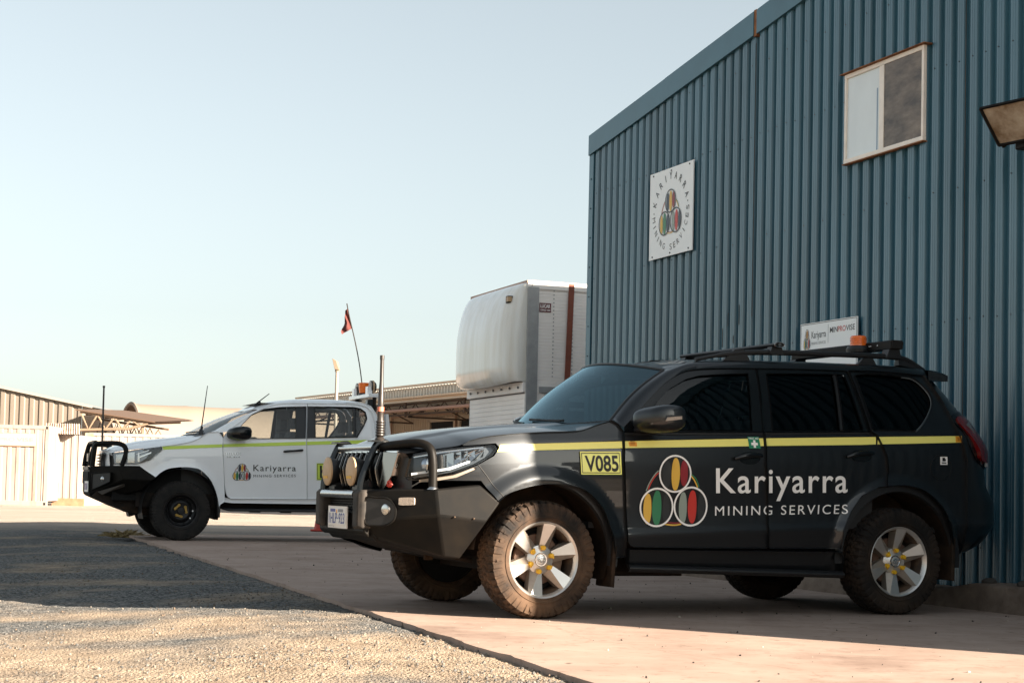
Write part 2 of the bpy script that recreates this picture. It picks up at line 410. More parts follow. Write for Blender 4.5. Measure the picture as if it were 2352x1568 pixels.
def ground_material():
    m = bpy.data.materials.new('gravel_and_dirt'); m.use_nodes = True; nt = m.node_tree; n, l = nt.nodes, nt.links; b = n['Principled BSDF']
    b.inputs['Roughness'].default_value = .95; b.inputs['Specular IOR Level'].default_value = .0
    tc = n.new('ShaderNodeTexCoord'); pos = tc.outputs['Object']
    def noise(sc, det=5, ro=.6):
        t = n.new('ShaderNodeTexNoise'); t.inputs['Scale'].default_value = sc; t.inputs['Detail'].default_value = det; t.inputs['Roughness'].default_value = ro; l.new(pos, t.inputs['Vector']); return t.outputs['Fac']
    def ramp(f, p0, c0, p1, c1):
        r = n.new('ShaderNodeValToRGB'); r.color_ramp.elements[0].position = p0; r.color_ramp.elements[1].position = p1
        r.color_ramp.elements[0].color = (*c0, 1); r.color_ramp.elements[1].color = (*c1, 1); l.new(f, r.inputs[0]); return r.outputs[0]
    def mix(f, a, c, mode='MIX'):
        x = n.new('ShaderNodeMix'); x.data_type = 'RGBA'; x.blend_type = mode
        if isinstance(f, float): x.inputs[0].default_value = f
        else: l.new(f, x.inputs[0])
        l.new(a, x.inputs[6]); l.new(c, x.inputs[7]); return x.outputs[2]
    vo = n.new('ShaderNodeTexVoronoi'); vo.inputs['Scale'].default_value = 55; l.new(pos, vo.inputs['Vector'])
    v2 = n.new('ShaderNodeTexVoronoi'); v2.inputs['Scale'].default_value = 120; l.new(pos, v2.inputs['Vector'])
    sep = n.new('ShaderNodeSeparateColor'); l.new(vo.outputs['Color'], sep.inputs[0])
    stones = ramp(sep.outputs[0], .05, (.058, .063, .065), .95, (.25, .243, .23))
    dirt = ramp(noise(3.2), .3, (.28, .210, .148), .72, (.46, .365, .27))
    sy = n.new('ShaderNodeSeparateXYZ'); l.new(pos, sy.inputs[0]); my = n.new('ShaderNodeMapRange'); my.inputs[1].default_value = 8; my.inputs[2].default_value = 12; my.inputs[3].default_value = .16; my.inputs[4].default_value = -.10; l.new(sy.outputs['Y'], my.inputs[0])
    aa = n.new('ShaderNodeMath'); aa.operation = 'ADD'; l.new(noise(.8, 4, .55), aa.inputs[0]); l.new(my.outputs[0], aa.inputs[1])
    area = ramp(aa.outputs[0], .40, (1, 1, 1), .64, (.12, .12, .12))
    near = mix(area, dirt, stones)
    # the wide yard beyond is pale packed dirt without loose stones
    sx = n.new('ShaderNodeSeparateXYZ'); l.new(pos, sx.inputs[0])
    mr = n.new('ShaderNodeMapRange'); mr.inputs[1].default_value = 27; mr.inputs[2].default_value = 33; l.new(sx.outputs['Y'], mr.inputs[0])
    yard = ramp(noise(.25, 6, .65), .3, (.36, .295, .245), .7, (.45, .385, .33))
    col = mix(mr.outputs[0], near, yard)
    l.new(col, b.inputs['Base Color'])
    ad = n.new('ShaderNodeMath'); ad.operation = 'ADD'; l.new(vo.outputs['Distance'], ad.inputs[0])
    m2 = n.new('ShaderNodeMath'); m2.operation = 'MULTIPLY'; m2.inputs[1].default_value = .5; l.new(v2.outputs['Distance'], m2.inputs[0]); l.new(m2.outputs[0], ad.inputs[1])
    bp = n.new('ShaderNodeBump'); bp.invert = True; bp.inputs['Strength'].default_value = .8; bp.inputs['Distance'].default_value = .014
    l.new(ad.outputs[0], bp.inputs['Height']); l.new(bp.outputs[0], b.inputs['Normal']); return m
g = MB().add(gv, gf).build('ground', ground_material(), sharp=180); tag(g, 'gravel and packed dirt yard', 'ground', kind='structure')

def slab_material():
    m = mat('concrete', (.365, .268, .218), .9, 0, .12, col2=(.44, .335, .277), vscale=1.6, bump=.10, bscale=140)
    nt = m.node_tree; n, l = nt.nodes, nt.links; b = n['Principled BSDF']; tc = n.new('ShaderNodeTexCoord')
    prev = b.inputs['Base Color'].links[0].from_socket
    t = n.new('ShaderNodeTexNoise'); t.inputs['Scale'].default_value = 9; t.inputs['Detail'].default_value = 8; t.inputs['Roughness'].default_value = .7; l.new(tc.outputs['Object'], t.inputs['Vector'])
    r = n.new('ShaderNodeValToRGB'); r.color_ramp.elements[0].position = .27; r.color_ramp.elements[0].color = (.62, .58, .55, 1); r.color_ramp.elements[1].position = .45; r.color_ramp.elements[1].color = (1, 1, 1, 1); l.new(t.outputs['Fac'], r.inputs[0])
    mp = n.new('ShaderNodeMapping'); mp.inputs['Scale'].default_value = (.7, 1.9, 1); mp.inputs['Rotation'].default_value = (0, 0, R(-24)); l.new(tc.outputs['Object'], mp.inputs[0])
    t2 = n.new('ShaderNodeTexNoise'); t2.inputs['Scale'].default_value = 2.2; t2.inputs['Detail'].default_value = 6; l.new(mp.outputs[0], t2.inputs['Vector'])
    r2 = n.new('ShaderNodeValToRGB'); r2.color_ramp.elements[0].position = .36; r2.color_ramp.elements[0].color = (.91, .90, .89, 1); r2.color_ramp.elements[1].position = .6; r2.color_ramp.elements[1].color = (1, 1, 1, 1); l.new(t2.outputs['Fac'], r2.inputs[0])
    v = n.new('ShaderNodeTexVoronoi'); v.feature = 'DISTANCE_TO_EDGE'; v.inputs['Scale'].default_value = .55
    wv = n.new('ShaderNodeTexNoise'); wv.inputs['Scale'].default_value = 3.; wv.inputs['Detail'].default_value = 5; l.new(tc.outputs['Object'], wv.inputs['Vector'])
    mv = n.new('ShaderNodeVectorMath'); mv.operation = 'MULTIPLY_ADD'; mv.inputs[1].default_value = (.35, .35, .35); l.new(wv.outputs['Color'], mv.inputs[0]); l.new(tc.outputs['Object'], mv.inputs[2]); l.new(mv.outputs[0], v.inputs['Vector'])
    rc = n.new('ShaderNodeValToRGB'); rc.color_ramp.elements[0].position = .001; rc.color_ramp.elements[0].color = (.84, .81, .79, 1); rc.color_ramp.elements[1].position = .005; rc.color_ramp.elements[1].color = (1, 1, 1, 1); l.new(v.outputs['Distance'], rc.inputs[0])
    t3 = n.new('ShaderNodeTexNoise'); t3.inputs['Scale'].default_value = .9; t3.inputs['Detail'].default_value = 7; t3.inputs['Roughness'].default_value = .68; l.new(tc.outputs['Object'], t3.inputs['Vector'])
    r3 = n.new('ShaderNodeValToRGB'); r3.color_ramp.elements[0].position = .30; r3.color_ramp.elements[0].color = (.70, .67, .66, 1); r3.color_ramp.elements[1].position = .46; r3.color_ramp.elements[1].color = (1, 1, 1, 1); l.new(t3.outputs['Fac'], r3.inputs[0])
    t4 = n.new('ShaderNodeTexNoise'); t4.inputs['Scale'].default_value = 5.5; t4.inputs['Detail'].default_value = 3; l.new(tc.outputs['Object'], t4.inputs['Vector'])
    r4 = n.new('ShaderNodeValToRGB'); r4.color_ramp.elements[0].position = .255; r4.color_ramp.elements[0].color = (.45, .42, .40, 1); r4.color_ramp.elements[1].position = .30; r4.color_ramp.elements[1].color = (1, 1, 1, 1); l.new(t4.outputs['Fac'], r4.inputs[0])
    for s in (r.outputs[0], r2.outputs[0], rc.outputs[0], r3.outputs[0], r4.outputs[0]):
        x = n.new('ShaderNodeMix'); x.data_type = 'RGBA'; x.blend_type = 'MULTIPLY'; x.inputs[0].default_value = 1; l.new(prev, x.inputs[6]); l.new(s, x.inputs[7]); prev = x.outputs[2]
    l.new(prev, b.inputs['Base Color']); return m
edge = []
for i in range(0, 241):
    p = SLAB_A - SD * 6 + SD * (i / 240 * ((SLAB_B - SLAB_A).length + 6))
    k = mnoise.noise(p * 1.9) * .035 + mnoise.noise(p * 7) * .018
    edge.append((p.x + SD.y * k, p.y - SD.x * k))
BK = Vector((math.cos(R(22)), math.sin(R(22)), 0))
far_r = SLAB_B + BK * 14; near_r = Vector((edge[0][0], edge[0][1], 0)) + BK * 16
top = edge + [(far_r.x, far_r.y), (near_r.x, near_r.y)]; n = len(top); sb = MB()
sb.add([(x, y, 0) for x, y in top], [tuple(range(n))[::-1]])
sb.add([(x, y, 0) for x, y in top] + [(x + .012 * math.sin(i * 2.3), y, -.16) for i, (x, y) in enumerate(top)], [(i, (i + 1) % n, n + (i + 1) % n, n + i) for i in range(n)])
tag(sb.build('concrete_slab', slab_material()), 'pinkish concrete apron', 'slab', kind='structure')

# loose stones on the gravel
st = MB(); ms = [mat('stone_grey', (.11, .108, .104), .95, 0, .0), mat('stone_pale', (.20, .178, .15), .95, 0, .0), mat('stone_brown', (.16, .122, .092), .95, 0, .0)]
rng = random.Random(3); cnt = 0; ico = None
bm = bmesh.new(); bmesh.ops.create_icosphere(bm, subdivisions=1, radius=1); icv = [v.co.copy() for v in bm.verts]; icf = [[v.index for v in f.verts] for f in bm.faces]; bm.free()
while cnt < 9000:
    y = 6.3 + 16 * rng.random() ** 2.2; x = rng.uniform(-.36 * y, .6)
    d = slab_dist(x, y)
    if d < .01 or x < -.36 * y: continue
    clump = mnoise.noise(Vector((x * .8, y * .8, 9.)))
    if rng.random() > .35 + clump * 1.1 + (.45 if d < .5 else 0): continue
    r = .003 + .0085 * rng.random() ** 3.5; z = ground_z(x, y)
    q = Euler((rng.random() * 6, rng.random() * 6, rng.random() * 6)).to_matrix(); sc = Vector((1, rng.uniform(.6, 1), rng.uniform(.45, .8)))
    st.add([Vector((x, y, z + r * .3)) + q @ Vector((p.x * sc.x, p.y * sc.y, p.z * sc.z)) * r for p in icv], icf, ms[0 if rng.random() < .5 else (1 if rng.random() < .6 else 2)]); cnt += 1
tag(st.build('loose_gravel', sharp=20), 'loose gravel stones scattered along the slab edge', 'gravel', kind='stuff')
# grit and leaf litter on the slab
gr = MB(); mg = mat('dark_grit', (.05, .04, .032), .95); mg2 = mat('pale_grit', (.5, .42, .34), .95)
for i in range(900):
    y = rng.uniform(7, 24); x = rng.uniform(-3.5, 4.2)
    if slab_dist(x, y) > -.05 or (Vector((x - WX, y - WY, 0)).dot(WN) < .5): continue
    r = .003 + .009 * rng.random() ** 4; q = Euler((rng.random() * 6, rng.random() * 6, rng.random() * 6)).to_matrix()
    gr.add([Vector((x, y, r * .4)) + q @ Vector((p.x, p.y * .7, p.z * .5)) * r for p in icv], icf, mg if rng.random() < .75 else mg2)
tag(gr.build('slab_grit', sharp=20), 'bits of grit lying on the concrete apron', 'grit', kind='stuff')

# ------------------------------------------------------------------ the blue shed
def wp(t, z, off=0.): return Vector((WX, WY, 0)) + WD * t + WN * off + Vector((0, 0, z))
T0, T1, TR = 8.10, -6.33, .93                     # far corner, near corner, ridge
def rake(t): return 5.166 + .1325 * ((T0 - t) if t >= TR else (t - T1))
blue = mat('blue_colourbond', (.032, .108, .155), .26, .0, .75, var=.20, vscale=1.0, stretch=(1.2, 1, .22), bump=.10, bscale=3.5)
blue_trim = mat('blue_flashing', (.046, .125, .168), .38, .15, .5, var=.08, vscale=2)
rust = mat('rusty_steel', (.16, .06, .025), .9, col2=(.34, .15, .06), vscale=14)
B = empty('blue_shed', wp(0, 0), WTH, 'tall blue ribbed steel shed with gable wall shading the parked vehicles', 'shed')
def wl_(t, z, off=0.): return (t, off, z)          # the shed's own axes: x along the wall, y outward, z up
PITCH = .166; prof = []
k = 0; t = T0 - .07
while t > T1 + .1:
    prof += [(t, 0.), (t - .024, .001), (t - .028, .003), (t - .033, .003), (t - .037, .001), (t - .055, 0), (t - .070, .035), (t - .092, .036), (t - .095, .0335), (t - .103, .0335), (t - .106, .036), (t - .120, .036), (t - .123, .0335), (t - .131, .0335), (t - .134, .036), (t - .152, .035)]; t -= PITCH
prof.append((T1 + .02, 0.))
w = MB(); P = [(a, o, 0.02) for a, o in prof] + [(a, o, rake(a) - .12) for a, o in prof]; n = len(prof)
w.add(P, [(i, n + i, n + i + 1, i + 1) for i in range(n - 1)], blue)
s = w                                              # rows of screws on the ribs
ms_ = mat('screw_head', (.02, .028, .03), .5, .3)
for zr in (.45, 1.28, 2.28, 3.38, 4.42, 5.15):
    t = T0 - .07 - .096
    while t > -2.2:
        if zr < rake(t) - .3: s.lathe([(0, .007), (.0048, .006), (.0055, 0)], (t + rng.uniform(-.008, .008), .036, zr + rng.uniform(-.012, .012)), 'y', ms_, 6)
        t -= PITCH * (1 if zr in (2.28, 4.42) else 2)
s.build('wall', None, B, sharp=12)
# other three walls, set back of the gable sheet
for a, b in (((T0 - .03, -.03), (T0 - .03, -22.)), ((T1 + .03, -.03), (T1 + .03, -22.)), ((T0 - .03, -22.), (T1 + .03, -22.))):
    o = MB(); d = Vector((b[0] - a[0], b[1] - a[1], 0)); L = d.length; d.normalize(); nn = Vector((-d.y, d.x, 0)); cx = Vector(((T0 + T1) / 2, -11, 0))
    if nn.dot(Vector((a[0], a[1], 0)) - cx) < 0: nn = -nn
    pr = []; q = 0
    while q < L: pr += [(q, 0), (q + .07, 0), (q + .09, .03), (q + .148, .03)]; q += PITCH
    pr = [(min(x, L), h) for x, h in pr]
    pts = [(a[0] + d.x * x + nn.x * (h - .03), a[1] + d.y * x + nn.y * (h - .03)) for x, h in pr]; n = len(pts)
    o.add([(x, y, .02) for x, y in pts] + [(x, y, (rake(T0) - .1 if abs(x - T0) < .1 or abs(x - T1) < .1 else rake(x) - .1)) for x, y in pts], [(i, i + 1, n + i + 1, n + i) for i in range(n - 1)]); o.build('side_wall', blue, B, sharp=12)
rf = MB()                                          # two roof slopes
for a, b in ((T0 + .02, TR), (TR, T1 - .02)):
    rf.add([(a, .05, rake(a) - .06), (b, .05, rake(b) - .06), (b, -22.1, rake(b) - .06), (a, -22.1, rake(a) - .06), (a, .05, rake(a) - .10), (b, .05, rake(b) - .10), (b, -22.1, rake(b) - .10), (a, -22.1, rake(a) - .10)],
           [(0, 1, 2, 3), (7, 6, 5, 4), (0, 4, 5, 1), (2, 6, 7, 3), (0, 3, 7, 4), (1, 5, 6, 2)])
rf.build('roof', blue_trim, B)
fb = MB()                                          # barge flashing: lengths with a lap joint
for a, b, d in ((T0 + .02, 6.12, .062), (6.13, 4.22, .066), (4.17, TR, .060), (TR - .004, T1 - .02, .062)):
    q = []
    for t in (a, b):
        z = rake(t); q += [(t, d, z - .245), (t, d, z), (t, -.12, z + .005), (t, d - .055, z - .248)]
    fb.add(q, [(0, 4, 5, 1), (1, 5, 6, 2), (3, 7, 4, 0), (0, 1, 2, 3), (7, 6, 5, 4)])
fb.build('barge_flashing', blue_trim, B)
f2 = MB(); z = rake(4.195)
f2.box((4.195, .02, z - .125), (.06, .076, .27)); f2.build('rusted_joint', rust, B)
cf = MB()                                          # corner flashing with screws
cf.add([(T0 + .02, .045, .02), (T0 - .10, .045, .02), (T0 - .10, .045, rake(T0) - .24), (T0 + .02, .045, rake(T0) - .24), (T0 + .02, -.12, .02), (T0 + .02, -.12, rake(T0) - .24), (T0 - .10, .002, .02), (T0 - .10, .002, rake(T0) - .24)],
       [(0, 3, 2, 1), (4, 5, 3, 0), (1, 2, 7, 6)], blue_trim)
for i in range(14): cf.lathe([(0, .01), (.008, .008), (.009, 0)], (T0 - .045, .045, .3 + i * .36), 'y', ms_, 6)
cf.build('corner_flashing', blue_trim, B)
lapm = mat('lap_and_scratch', (.022, .030, .033), .8, col2=(.06, .05, .04), vscale=5)  # dark rust-tinged line colour of the lap joints, also on the scratches
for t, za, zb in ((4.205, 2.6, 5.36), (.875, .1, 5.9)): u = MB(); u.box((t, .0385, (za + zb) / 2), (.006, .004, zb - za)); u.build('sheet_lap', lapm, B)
u = MB()
for i in range(7): u.box((4.9 - i * .11, .0375, 2.45 + rng.uniform(-.2, .2)), (.008, .003, rng.uniform(.05, .22)))
u.build('scratches', lapm, B)
# window
cream = mat('cream_aluminium', (.88, .82, .74), .45, .0, .4, var=.06, vscale=10)
W = MB(); t0, t1, z0, z1 = 2.575, 1.395, 3.84, 4.655; fw = .038
def bar(mb, a, b, c, d, y0, y1, m=None): mb.box(((a + b) / 2, (y0 + y1) / 2, (c + d) / 2), (abs(a - b), y1 - y0, abs(d - c)), m)
bar(W, t0, t1, z1 - fw, z1, .037, .070); bar(W, t0, t1, z0, z0 + fw, .037, .072); bar(W, t0, t0 - fw * .7, z0 + fw, z1 - fw, .037, .069); bar(W, t1 + fw * .8, t1, z0 + fw, z1 - fw, .037, .069)
tm = (t0 + t1) / 2 + .02; bar(W, tm + .035, tm - .035, z0 + fw, z1 - fw, .037, .067)
wo = W.build('window', cream, B, bevel=.003)
def pane_mat():
    m = mat('film_pane', (.06, .040, .027), .16, 0, .35, col2=(.24, .185, .135), vscale=3.2, detail=6, stretch=(1, 1, 2.2)); return m
g1 = MB(); bar(g1, t0 - fw * .7, tm + .035, z0 + fw, z1 - fw, .046, .052); g1.build('pale_pane', mat('painted_sky_pane', (.72, .79, .81), .09, 0, .5, var=.08, vscale=1.2, stretch=(1, 1, .6)), wo)  # opaque pane; reflected sky and room painted in as a pale base colour
g2 = MB(); bar(g2, tm - .035, t1 + fw * .8, z0 + fw, z1 - fw, .056, .062); g2.build('film_pane', pane_mat(), wo)
g3 = MB(); bar(g3, tm + .085, tm + .072, z0 + fw, z1 - .22, .052, .055); g3.build('inner_edge', mat('pane_blue_edge', (.20, .30, .42), .3), wo)
fl = MB(); bar(fl, t0 + .03, t1 - .05, z1 + .001, z1 + .007, .0, .105); bar(fl, t0 + .01, t1 - .005, z0 - .012, z0 - .003, .03, .080); bar(fl, t0 + .004, t0 + .001, z0, z1, .03, .060)
fl.build('window_flashing', rust, wo)
# floodlight on the wall, by the right edge of the picture
FL = empty('wall_floodlight', wp(-.335, 3.63, .0), WTH, 'black wall floodlight with frosted glass beside the shed window', 'floodlight')
SCF = .82; h = MB(); c = Vector((.12, .40, .05)); rotf = Euler((R(52), R(0), R(6))).to_matrix()
hb = [Vector(p) for p in ((-.24, -.19, .10), (.24, -.19, .10), (.24, .19, .10), (-.24, .19, .10), (-.13, -.10, -.09), (.13, -.10, -.09), (.13, .10, -.09), (-.13, .10, -.09))]
# its glass looks outward and down
rotf = Matrix.Rotation(R(12), 3, 'Z') @ Matrix.Rotation(R(-131), 3, 'X')
h.hull([c + rotf @ p * SCF for p in hb]); h.build('housing', M['steel_black'], FL, bevel=.01)
fr = MB()
for a, b in (((-.25, -.2), (.25, -.2)), ((.25, -.2), (.25, .2)), ((.25, .2), (-.25, .2)), ((-.25, .2), (-.25, -.2))): fr.tube([c + rotf @ Vector((a[0], a[1], .108)) * SCF, c + rotf @ Vector((b[0], b[1], .108)) * SCF], .014, n=6)
for a in (-.2, .2): fr.box(c + rotf @ Vector((a, .21, .11)) * SCF, (.025, .025, .025), None, rotf)
fr.build('bezel', M['steel_black'], FL)
gl = MB(); gl.add([c + rotf @ Vector(p) * SCF for p in ((-.24, -.19, .104), (.24, -.19, .104), (.24, .19, .104), (-.24, .19, .104))], [(0, 1, 2, 3)])
gl.build('glass', mat('frosted_glass', (.20, .135, .08), .20, 0, .6, col2=(.62, .55, .44), vscale=3.5, bump=.4, bscale=90), FL)
ar = MB(); ar.box((.10, .17, -.10), (.26, .34, .16)); ar.box((.1, .03, -.10), (.3, .05, .24)); ar.build('control_box', M['steel_black'], FL, bevel=.012)
cb = MB(); cb.tube(catmull([(.02, .10, -.20), (-.05, .13, -.26), (-.10, .10, -.34), (-.06, .05, -.36), (.0, .03, -.30)], 6), .009, n=8); cb.build('cable', mat('cream_cable', (.6, .48, .38), .5), FL)
# kerb
kb = MB(); kc = mat('worn_kerb', (.11, .082, .064), .95, 0, .2, col2=(.22, .17, .135), vscale=4, bump=.6, bscale=40)
def kz(t): return .20 * (1 - .0 * t) if t < .18 else .20 - .065 * smooth(.18, .62, t) + .0
ts = np.arange(-4.2, 7.6, .06); ring = []
for t in ts:
    z = kz(t) + mnoise.noise(Vector((t * 5, 0, 0))) * .008; e = mnoise.noise(Vector((t * 8, 3, 0))) * .007
    ring.append([(t, .47 + e, -.02), (t, .455 + e, .05), (t, .452 + e * 1.4, z - .02), (t, .435 + e, z), (t, .25, z + .004), (t, .045, z - .004)])
kb.add([p for r_ in ring for p in r_], [(6 * i + j, 6 * i + j + 1, 6 * i + j + 7, 6 * i + j + 6) for i in range(len(ring) - 1) for j in range(5)])
o = kb.build('kerb', kc, sharp=50); o.location = wp(0, 0); o.rotation_euler = (0, 0, WTH); tag(o, 'worn low concrete kerb along the foot of the blue shed', 'kerb')
for i, (t, lab) in enumerate(((.12, 'dark stone on the kerb top nearest the car tyre'), (-.26, 'dark stone on the kerb top at the right edge'))):
    q = MB(); bm = bmesh.new(); bmesh.ops.create_icosphere(bm, subdivisions=2, radius=1)
    q.add([(p.co.x * .06 * (1 + .2 * mnoise.noise(p.co * 2)), p.co.y * .045, p.co.z * .03 * (1 + .3 * mnoise.noise(p.co * 3))) for p in bm.verts], [[v.index for v in f.verts] for f in bm.faces]); bm.free()
    x = q.build('stone', mat('kerb_stone_%d' % i, (.045, .04, .035), .95), sharp=25); x.location = wp(t, .215, .36); x.rotation_euler = (0, 0, i); tag(x, lab, 'stone')

# signs on the wall
def sign_place(o, y): return lambda a, b, k=0: (a, y + k, b)
alu = mat('white_sign_panel', (.88, .90, .90), .4)
S1 = empty('round_lettered_sign', wp(5.92, 3.905, .0), WTH, 'square white sign on the blue wall with ringed lettering round three discs', 'sign')
p = MB(); p.box((0, .064, 0), (1.005, .012, .97)); p.build('panel', alu, S1)
sc = .505; em = emblem(lambda a, b, k: (.5 * 0 + .262 - a * .49 , .0715 + k, -.255 + b * .50), M['ink'], M['navy']); em.build('emblem', None, S1)
L = MB()
def arc_text(word, a0, a1, r, hgt, inward, m, bold=.0):
    n = len(word)
    for i, ch in enumerate(word):
        if ch == ' ': continue
        a = a0 + (a1 - a0) * i / (n - 1); v, f = glyphs(ch, bold)
        wch = hgt * (.16 if ch in 'I' else (.9 if ch == 'M' else .72))
        c0 = (r * math.cos(a), r * math.sin(a)); ux = (math.sin(a), -math.cos(a)) if not inward else (-math.sin(a), math.cos(a)); uy = (math.cos(a), math.sin(a)) if not inward else (-math.cos(a), -math.sin(a))
        L.add([(-(c0[0] + ux[0] * (s - .5) * wch + uy[0] * (q - .5) * hgt), .0722, .005 + (c0[1] + ux[1] * (s - .5) * wch + uy[1] * (q - .5) * hgt)) for s, q in v], f, m)
arc_text('KARIYARRA', R(162), R(20), .395, .078, False, M['ink'], .014); L.build('lettering', None, S1); L = MB()
arc_text('MINING SERVICES', R(187), R(358), .395, .066, True, M['ink'])
for a in (176, 9): L.add([(-.395 * math.cos(R(a)) + x, .0722, .395 * math.sin(R(a)) + z) for x, z in disc((0, 0), .009, .009, 10)], [tuple(range(10))], M['ink'])
L.build('lettering', None, S1)
for x in (-.42, 0, .42):
    for z in (-.455, .455): bl = MB(); bl.lathe([(0, .008), (.009, .006), (.010, 0)], (x, .07, z), 'y', ms_, 8); bl.build('screw', None, S1)
S2 = empty('company_sign', wp(2.79, 2.235, 0), WTH, 'small white sign with two company names half hidden behind the car roof', 'sign')
p = MB(); p.box((0, .064, -.10), (.93, .010, .60)); p.build('panel', alu, S2)
bd = MB()
for a, b in (((.455, .19), (-.455, .19)), ((.455, -.055), (-.455, -.055))): bar(bd, a[0], b[0], a[1] - .003, a[1] + .003, .0692, .0702)
for a in (.455, -.455): bar(bd, a + .0025, a - .0025, -.38, .19, .0692, .0702)
bar(bd, -.0, -.003, -.005, .165, .0692, .0702); bd.build('border_lines', M['ink'], S2)
t2 = MB()
def flat_text(mb, body, x0, x1, z0, z1, m, y=.0705, bold=.0, sp=1.): text_on(mb, body, quad([(-x0, y, z1), (-x1, y, z1), (-x1, y, z0), (-x0, y, z0)]), m, bold, sp)
flat_text(t2, 'Kariyarra', -.275, -.035, .055, .12, M['ink']); flat_text(t2, 'MINING SERVICES', -.275, -.035, -.005, .02, mat('grey_print', (.35, .35, .35), .5))
t2.build('lettering', None, S2); t2 = MB(); flat_text(t2, 'MIN', .03, .155, .085, .135, M['ink'], bold=.006); flat_text(t2, 'PRO', .160, .285, .085, .135, M['red'], bold=.006); flat_text(t2, 'VISE', .290, .43, .085, .135, M['ink'], bold=.006)
t2.build('lettering', None, S2)
emblem(lambda a, b, k: (.405 - a * .105, .0705 + k * .6, -.045 + b * .19), M['ink'], M['navy']).build('emblem', None, S2)
# ------------------------------------------------------------------ background: box body, sheds, containers, dome
def facing(p, ang): return empty
def ribbed(mb, x0, x1, z0, z1f, pitch, depth, y=0., m=None, frac=.5):
    """vertical ribbed sheet in the plane y, between x0 and x1; z1f(x) gives its top"""
    pr = []; x = x0
    while x < x1 - 1e-6:
        for q, d in ((0, 0), (frac * .8, 0), (frac, -depth), (.9, -depth)):
            if x + q * pitch <= x1: pr.append((x + q * pitch, d))
        x += pitch
    pr.append((x1, 0)); n = len(pr)
    mb.add([(a, y + d, z0) for a, d in pr] + [(a, y + d, z1f(a)) for a, d in pr], [(i, i + 1, n + i + 1, n + i) for i in range(n - 1)], m)

GZ = -.045
# --- cargo box body behind the shed (local x rearwards along its right side, local y across to its far side, z up)
bx = empty('cargo_box', (.195, 23.5, GZ), R(21), 'white cargo box body with rounded nose standing behind the blue shed corner', 'cargo box')
bwhite = mat('box_aluminium', (.88, .83, .79), .45, .0, .4, var=.05, vscale=1.5)
gel = mat('nose_gelcoat', (.70, .66, .58), .22, 0, .5, coat=.4, col2=(.84, .83, .79), vscale=2.2, detail=8, stretch=(2.5, 2.5, .25), lo=.3, hi=.58)
bgrey = mat('box_grey_rail', (.36, .36, .36), .5, .3, var=.12, vscale=6)
BH, BW, BL = 3.875, 2.40, 7.5; BD = 2.31            # height, width, length, height of the door head
m_ = MB(); rows = []; z = BD + .05
while z < BH - .12: rows += [(z, 0), (z + .036, -.001), (z + .040, .006), (z + .044, 0)]; z += .046
rows.append((BH - .12, 0)); n = len(rows)
m_.add([(.16, y, z) for z, y in rows] + [(BL, y, z) for z, y in rows], [(i, n + i, n + i + 1, i + 1) for i in range(n - 1)])
m_.add([(.16, 0, .2), (.24, 0, .2), (.24, 0, BD + .05), (.16, 0, BD + .05)], [(0, 1, 2, 3)])
m_.add([(2.6, 0, .2), (BL, 0, .2), (BL, 0, BD + .05), (2.6, 0, BD + .05)], [(0, 1, 2, 3)])
m_.add([(BL, 0, .2), (BL, BW, .2), (BL, BW, BH - .1), (BL, 0, BH - .1)], [(0, 1, 2, 3)])
m_.add([(BL, BW, .2), (0, BW, .2), (0, BW, BH - .1), (BL, BW, BH - .1)], [(0, 1, 2, 3)])
m_.build('side_wall', bwhite, bx, sharp=5)
m_ = MB(); rows = []; z = .35
while z < 2.23: rows += [(z, 0), (z + .054, 0), (z + .060, .005), (z + .066, 0)]; z += .068
n = len(rows); m_.add([(-y, .02, z) for z, y in rows] + [(-y, BW - .02, z) for z, y in rows], [(i, i + 1, n + i + 1, n + i) for i in range(n - 1)])
m_.build('front_wall', bwhite, bx, sharp=5)
fl = MB(); fl.box((-.02, BW / 2, 2.34), (.06, BW, .15)); fl.build('front_flange', bwhite, bx, bevel=.01)
bo = MB()
for i in range(7): bo.lathe([(0, .02), (.018, .014), (.02, 0)], (-.05 - .02, .16 + i * .34, 2.34), 'x', bgrey, 8)
for i in range(26): bo.lathe([(0, -.012), (.011, -.01), (.012, 0)], (.05, -.012, .5 + i * .132), 'y', M['trim'], 6)
for i in range(24): bo.lathe([(0, -.012), (.009, -.008), (.01, 0)], (.40, -.001, BD + .2 + i * .056), 'y', bgrey, 6)
for i in range(24): bo.lathe([(0, -.012), (.009, -.008), (.01, 0)], (.70, -.001, BD + .2 + i * .056), 'y', bgrey, 6)
bo.build('bolts', None, bx)
po = MB(); po.box((.075, -.005, 1.96), (.17, .05, 3.64)); po.box((BL / 2 + .1, -.006, BD), (BL - .2, .03, .09)); po.build('corner_post', bgrey, bx, bevel=.004)
rl = MB(); rl.box((BL / 2, -.004, BH - .065), (BL + .02, .035, .11)); rl.box((BL / 2, BW + .004, BH - .065), (BL + .02, .035, .11)); rl.build('top_rail', bwhite, bx, bevel=.004)
ro = MB(); ro.box((BL / 2, BW / 2, BH - .02), (BL + .04, BW + .03, .04)); ro.build('roof', mat('box_roof', (.42, .26, .2), .6), bx)
st_ = MB(); st_.box((.64, -.022, 2.93), (.085, .012, 1.86), None, Euler((0, R(1.6), 0)).to_matrix()); st_.box((.605, -.04, 1.95), (.06, .03, .5)); st_.build('strap', mat('brown_strap', (.20, .055, .03), .7, var=.15, vscale=9), bx)
dr = MB(); dr.box((1.42, .22, 1.2), (2.36, .02, 2.3), M['dark_hole'])
for a, b, c, d in ((.24, 2.55, 2.16, 2.26), (.24, .31, .3, 2.16), (.36, .385, .4, 2.06), (.36, 2.4, 2.03, 2.07)): dr.box(((a + b) / 2, .03, (c + d) / 2), (b - a, .06, d - c), bwhite)
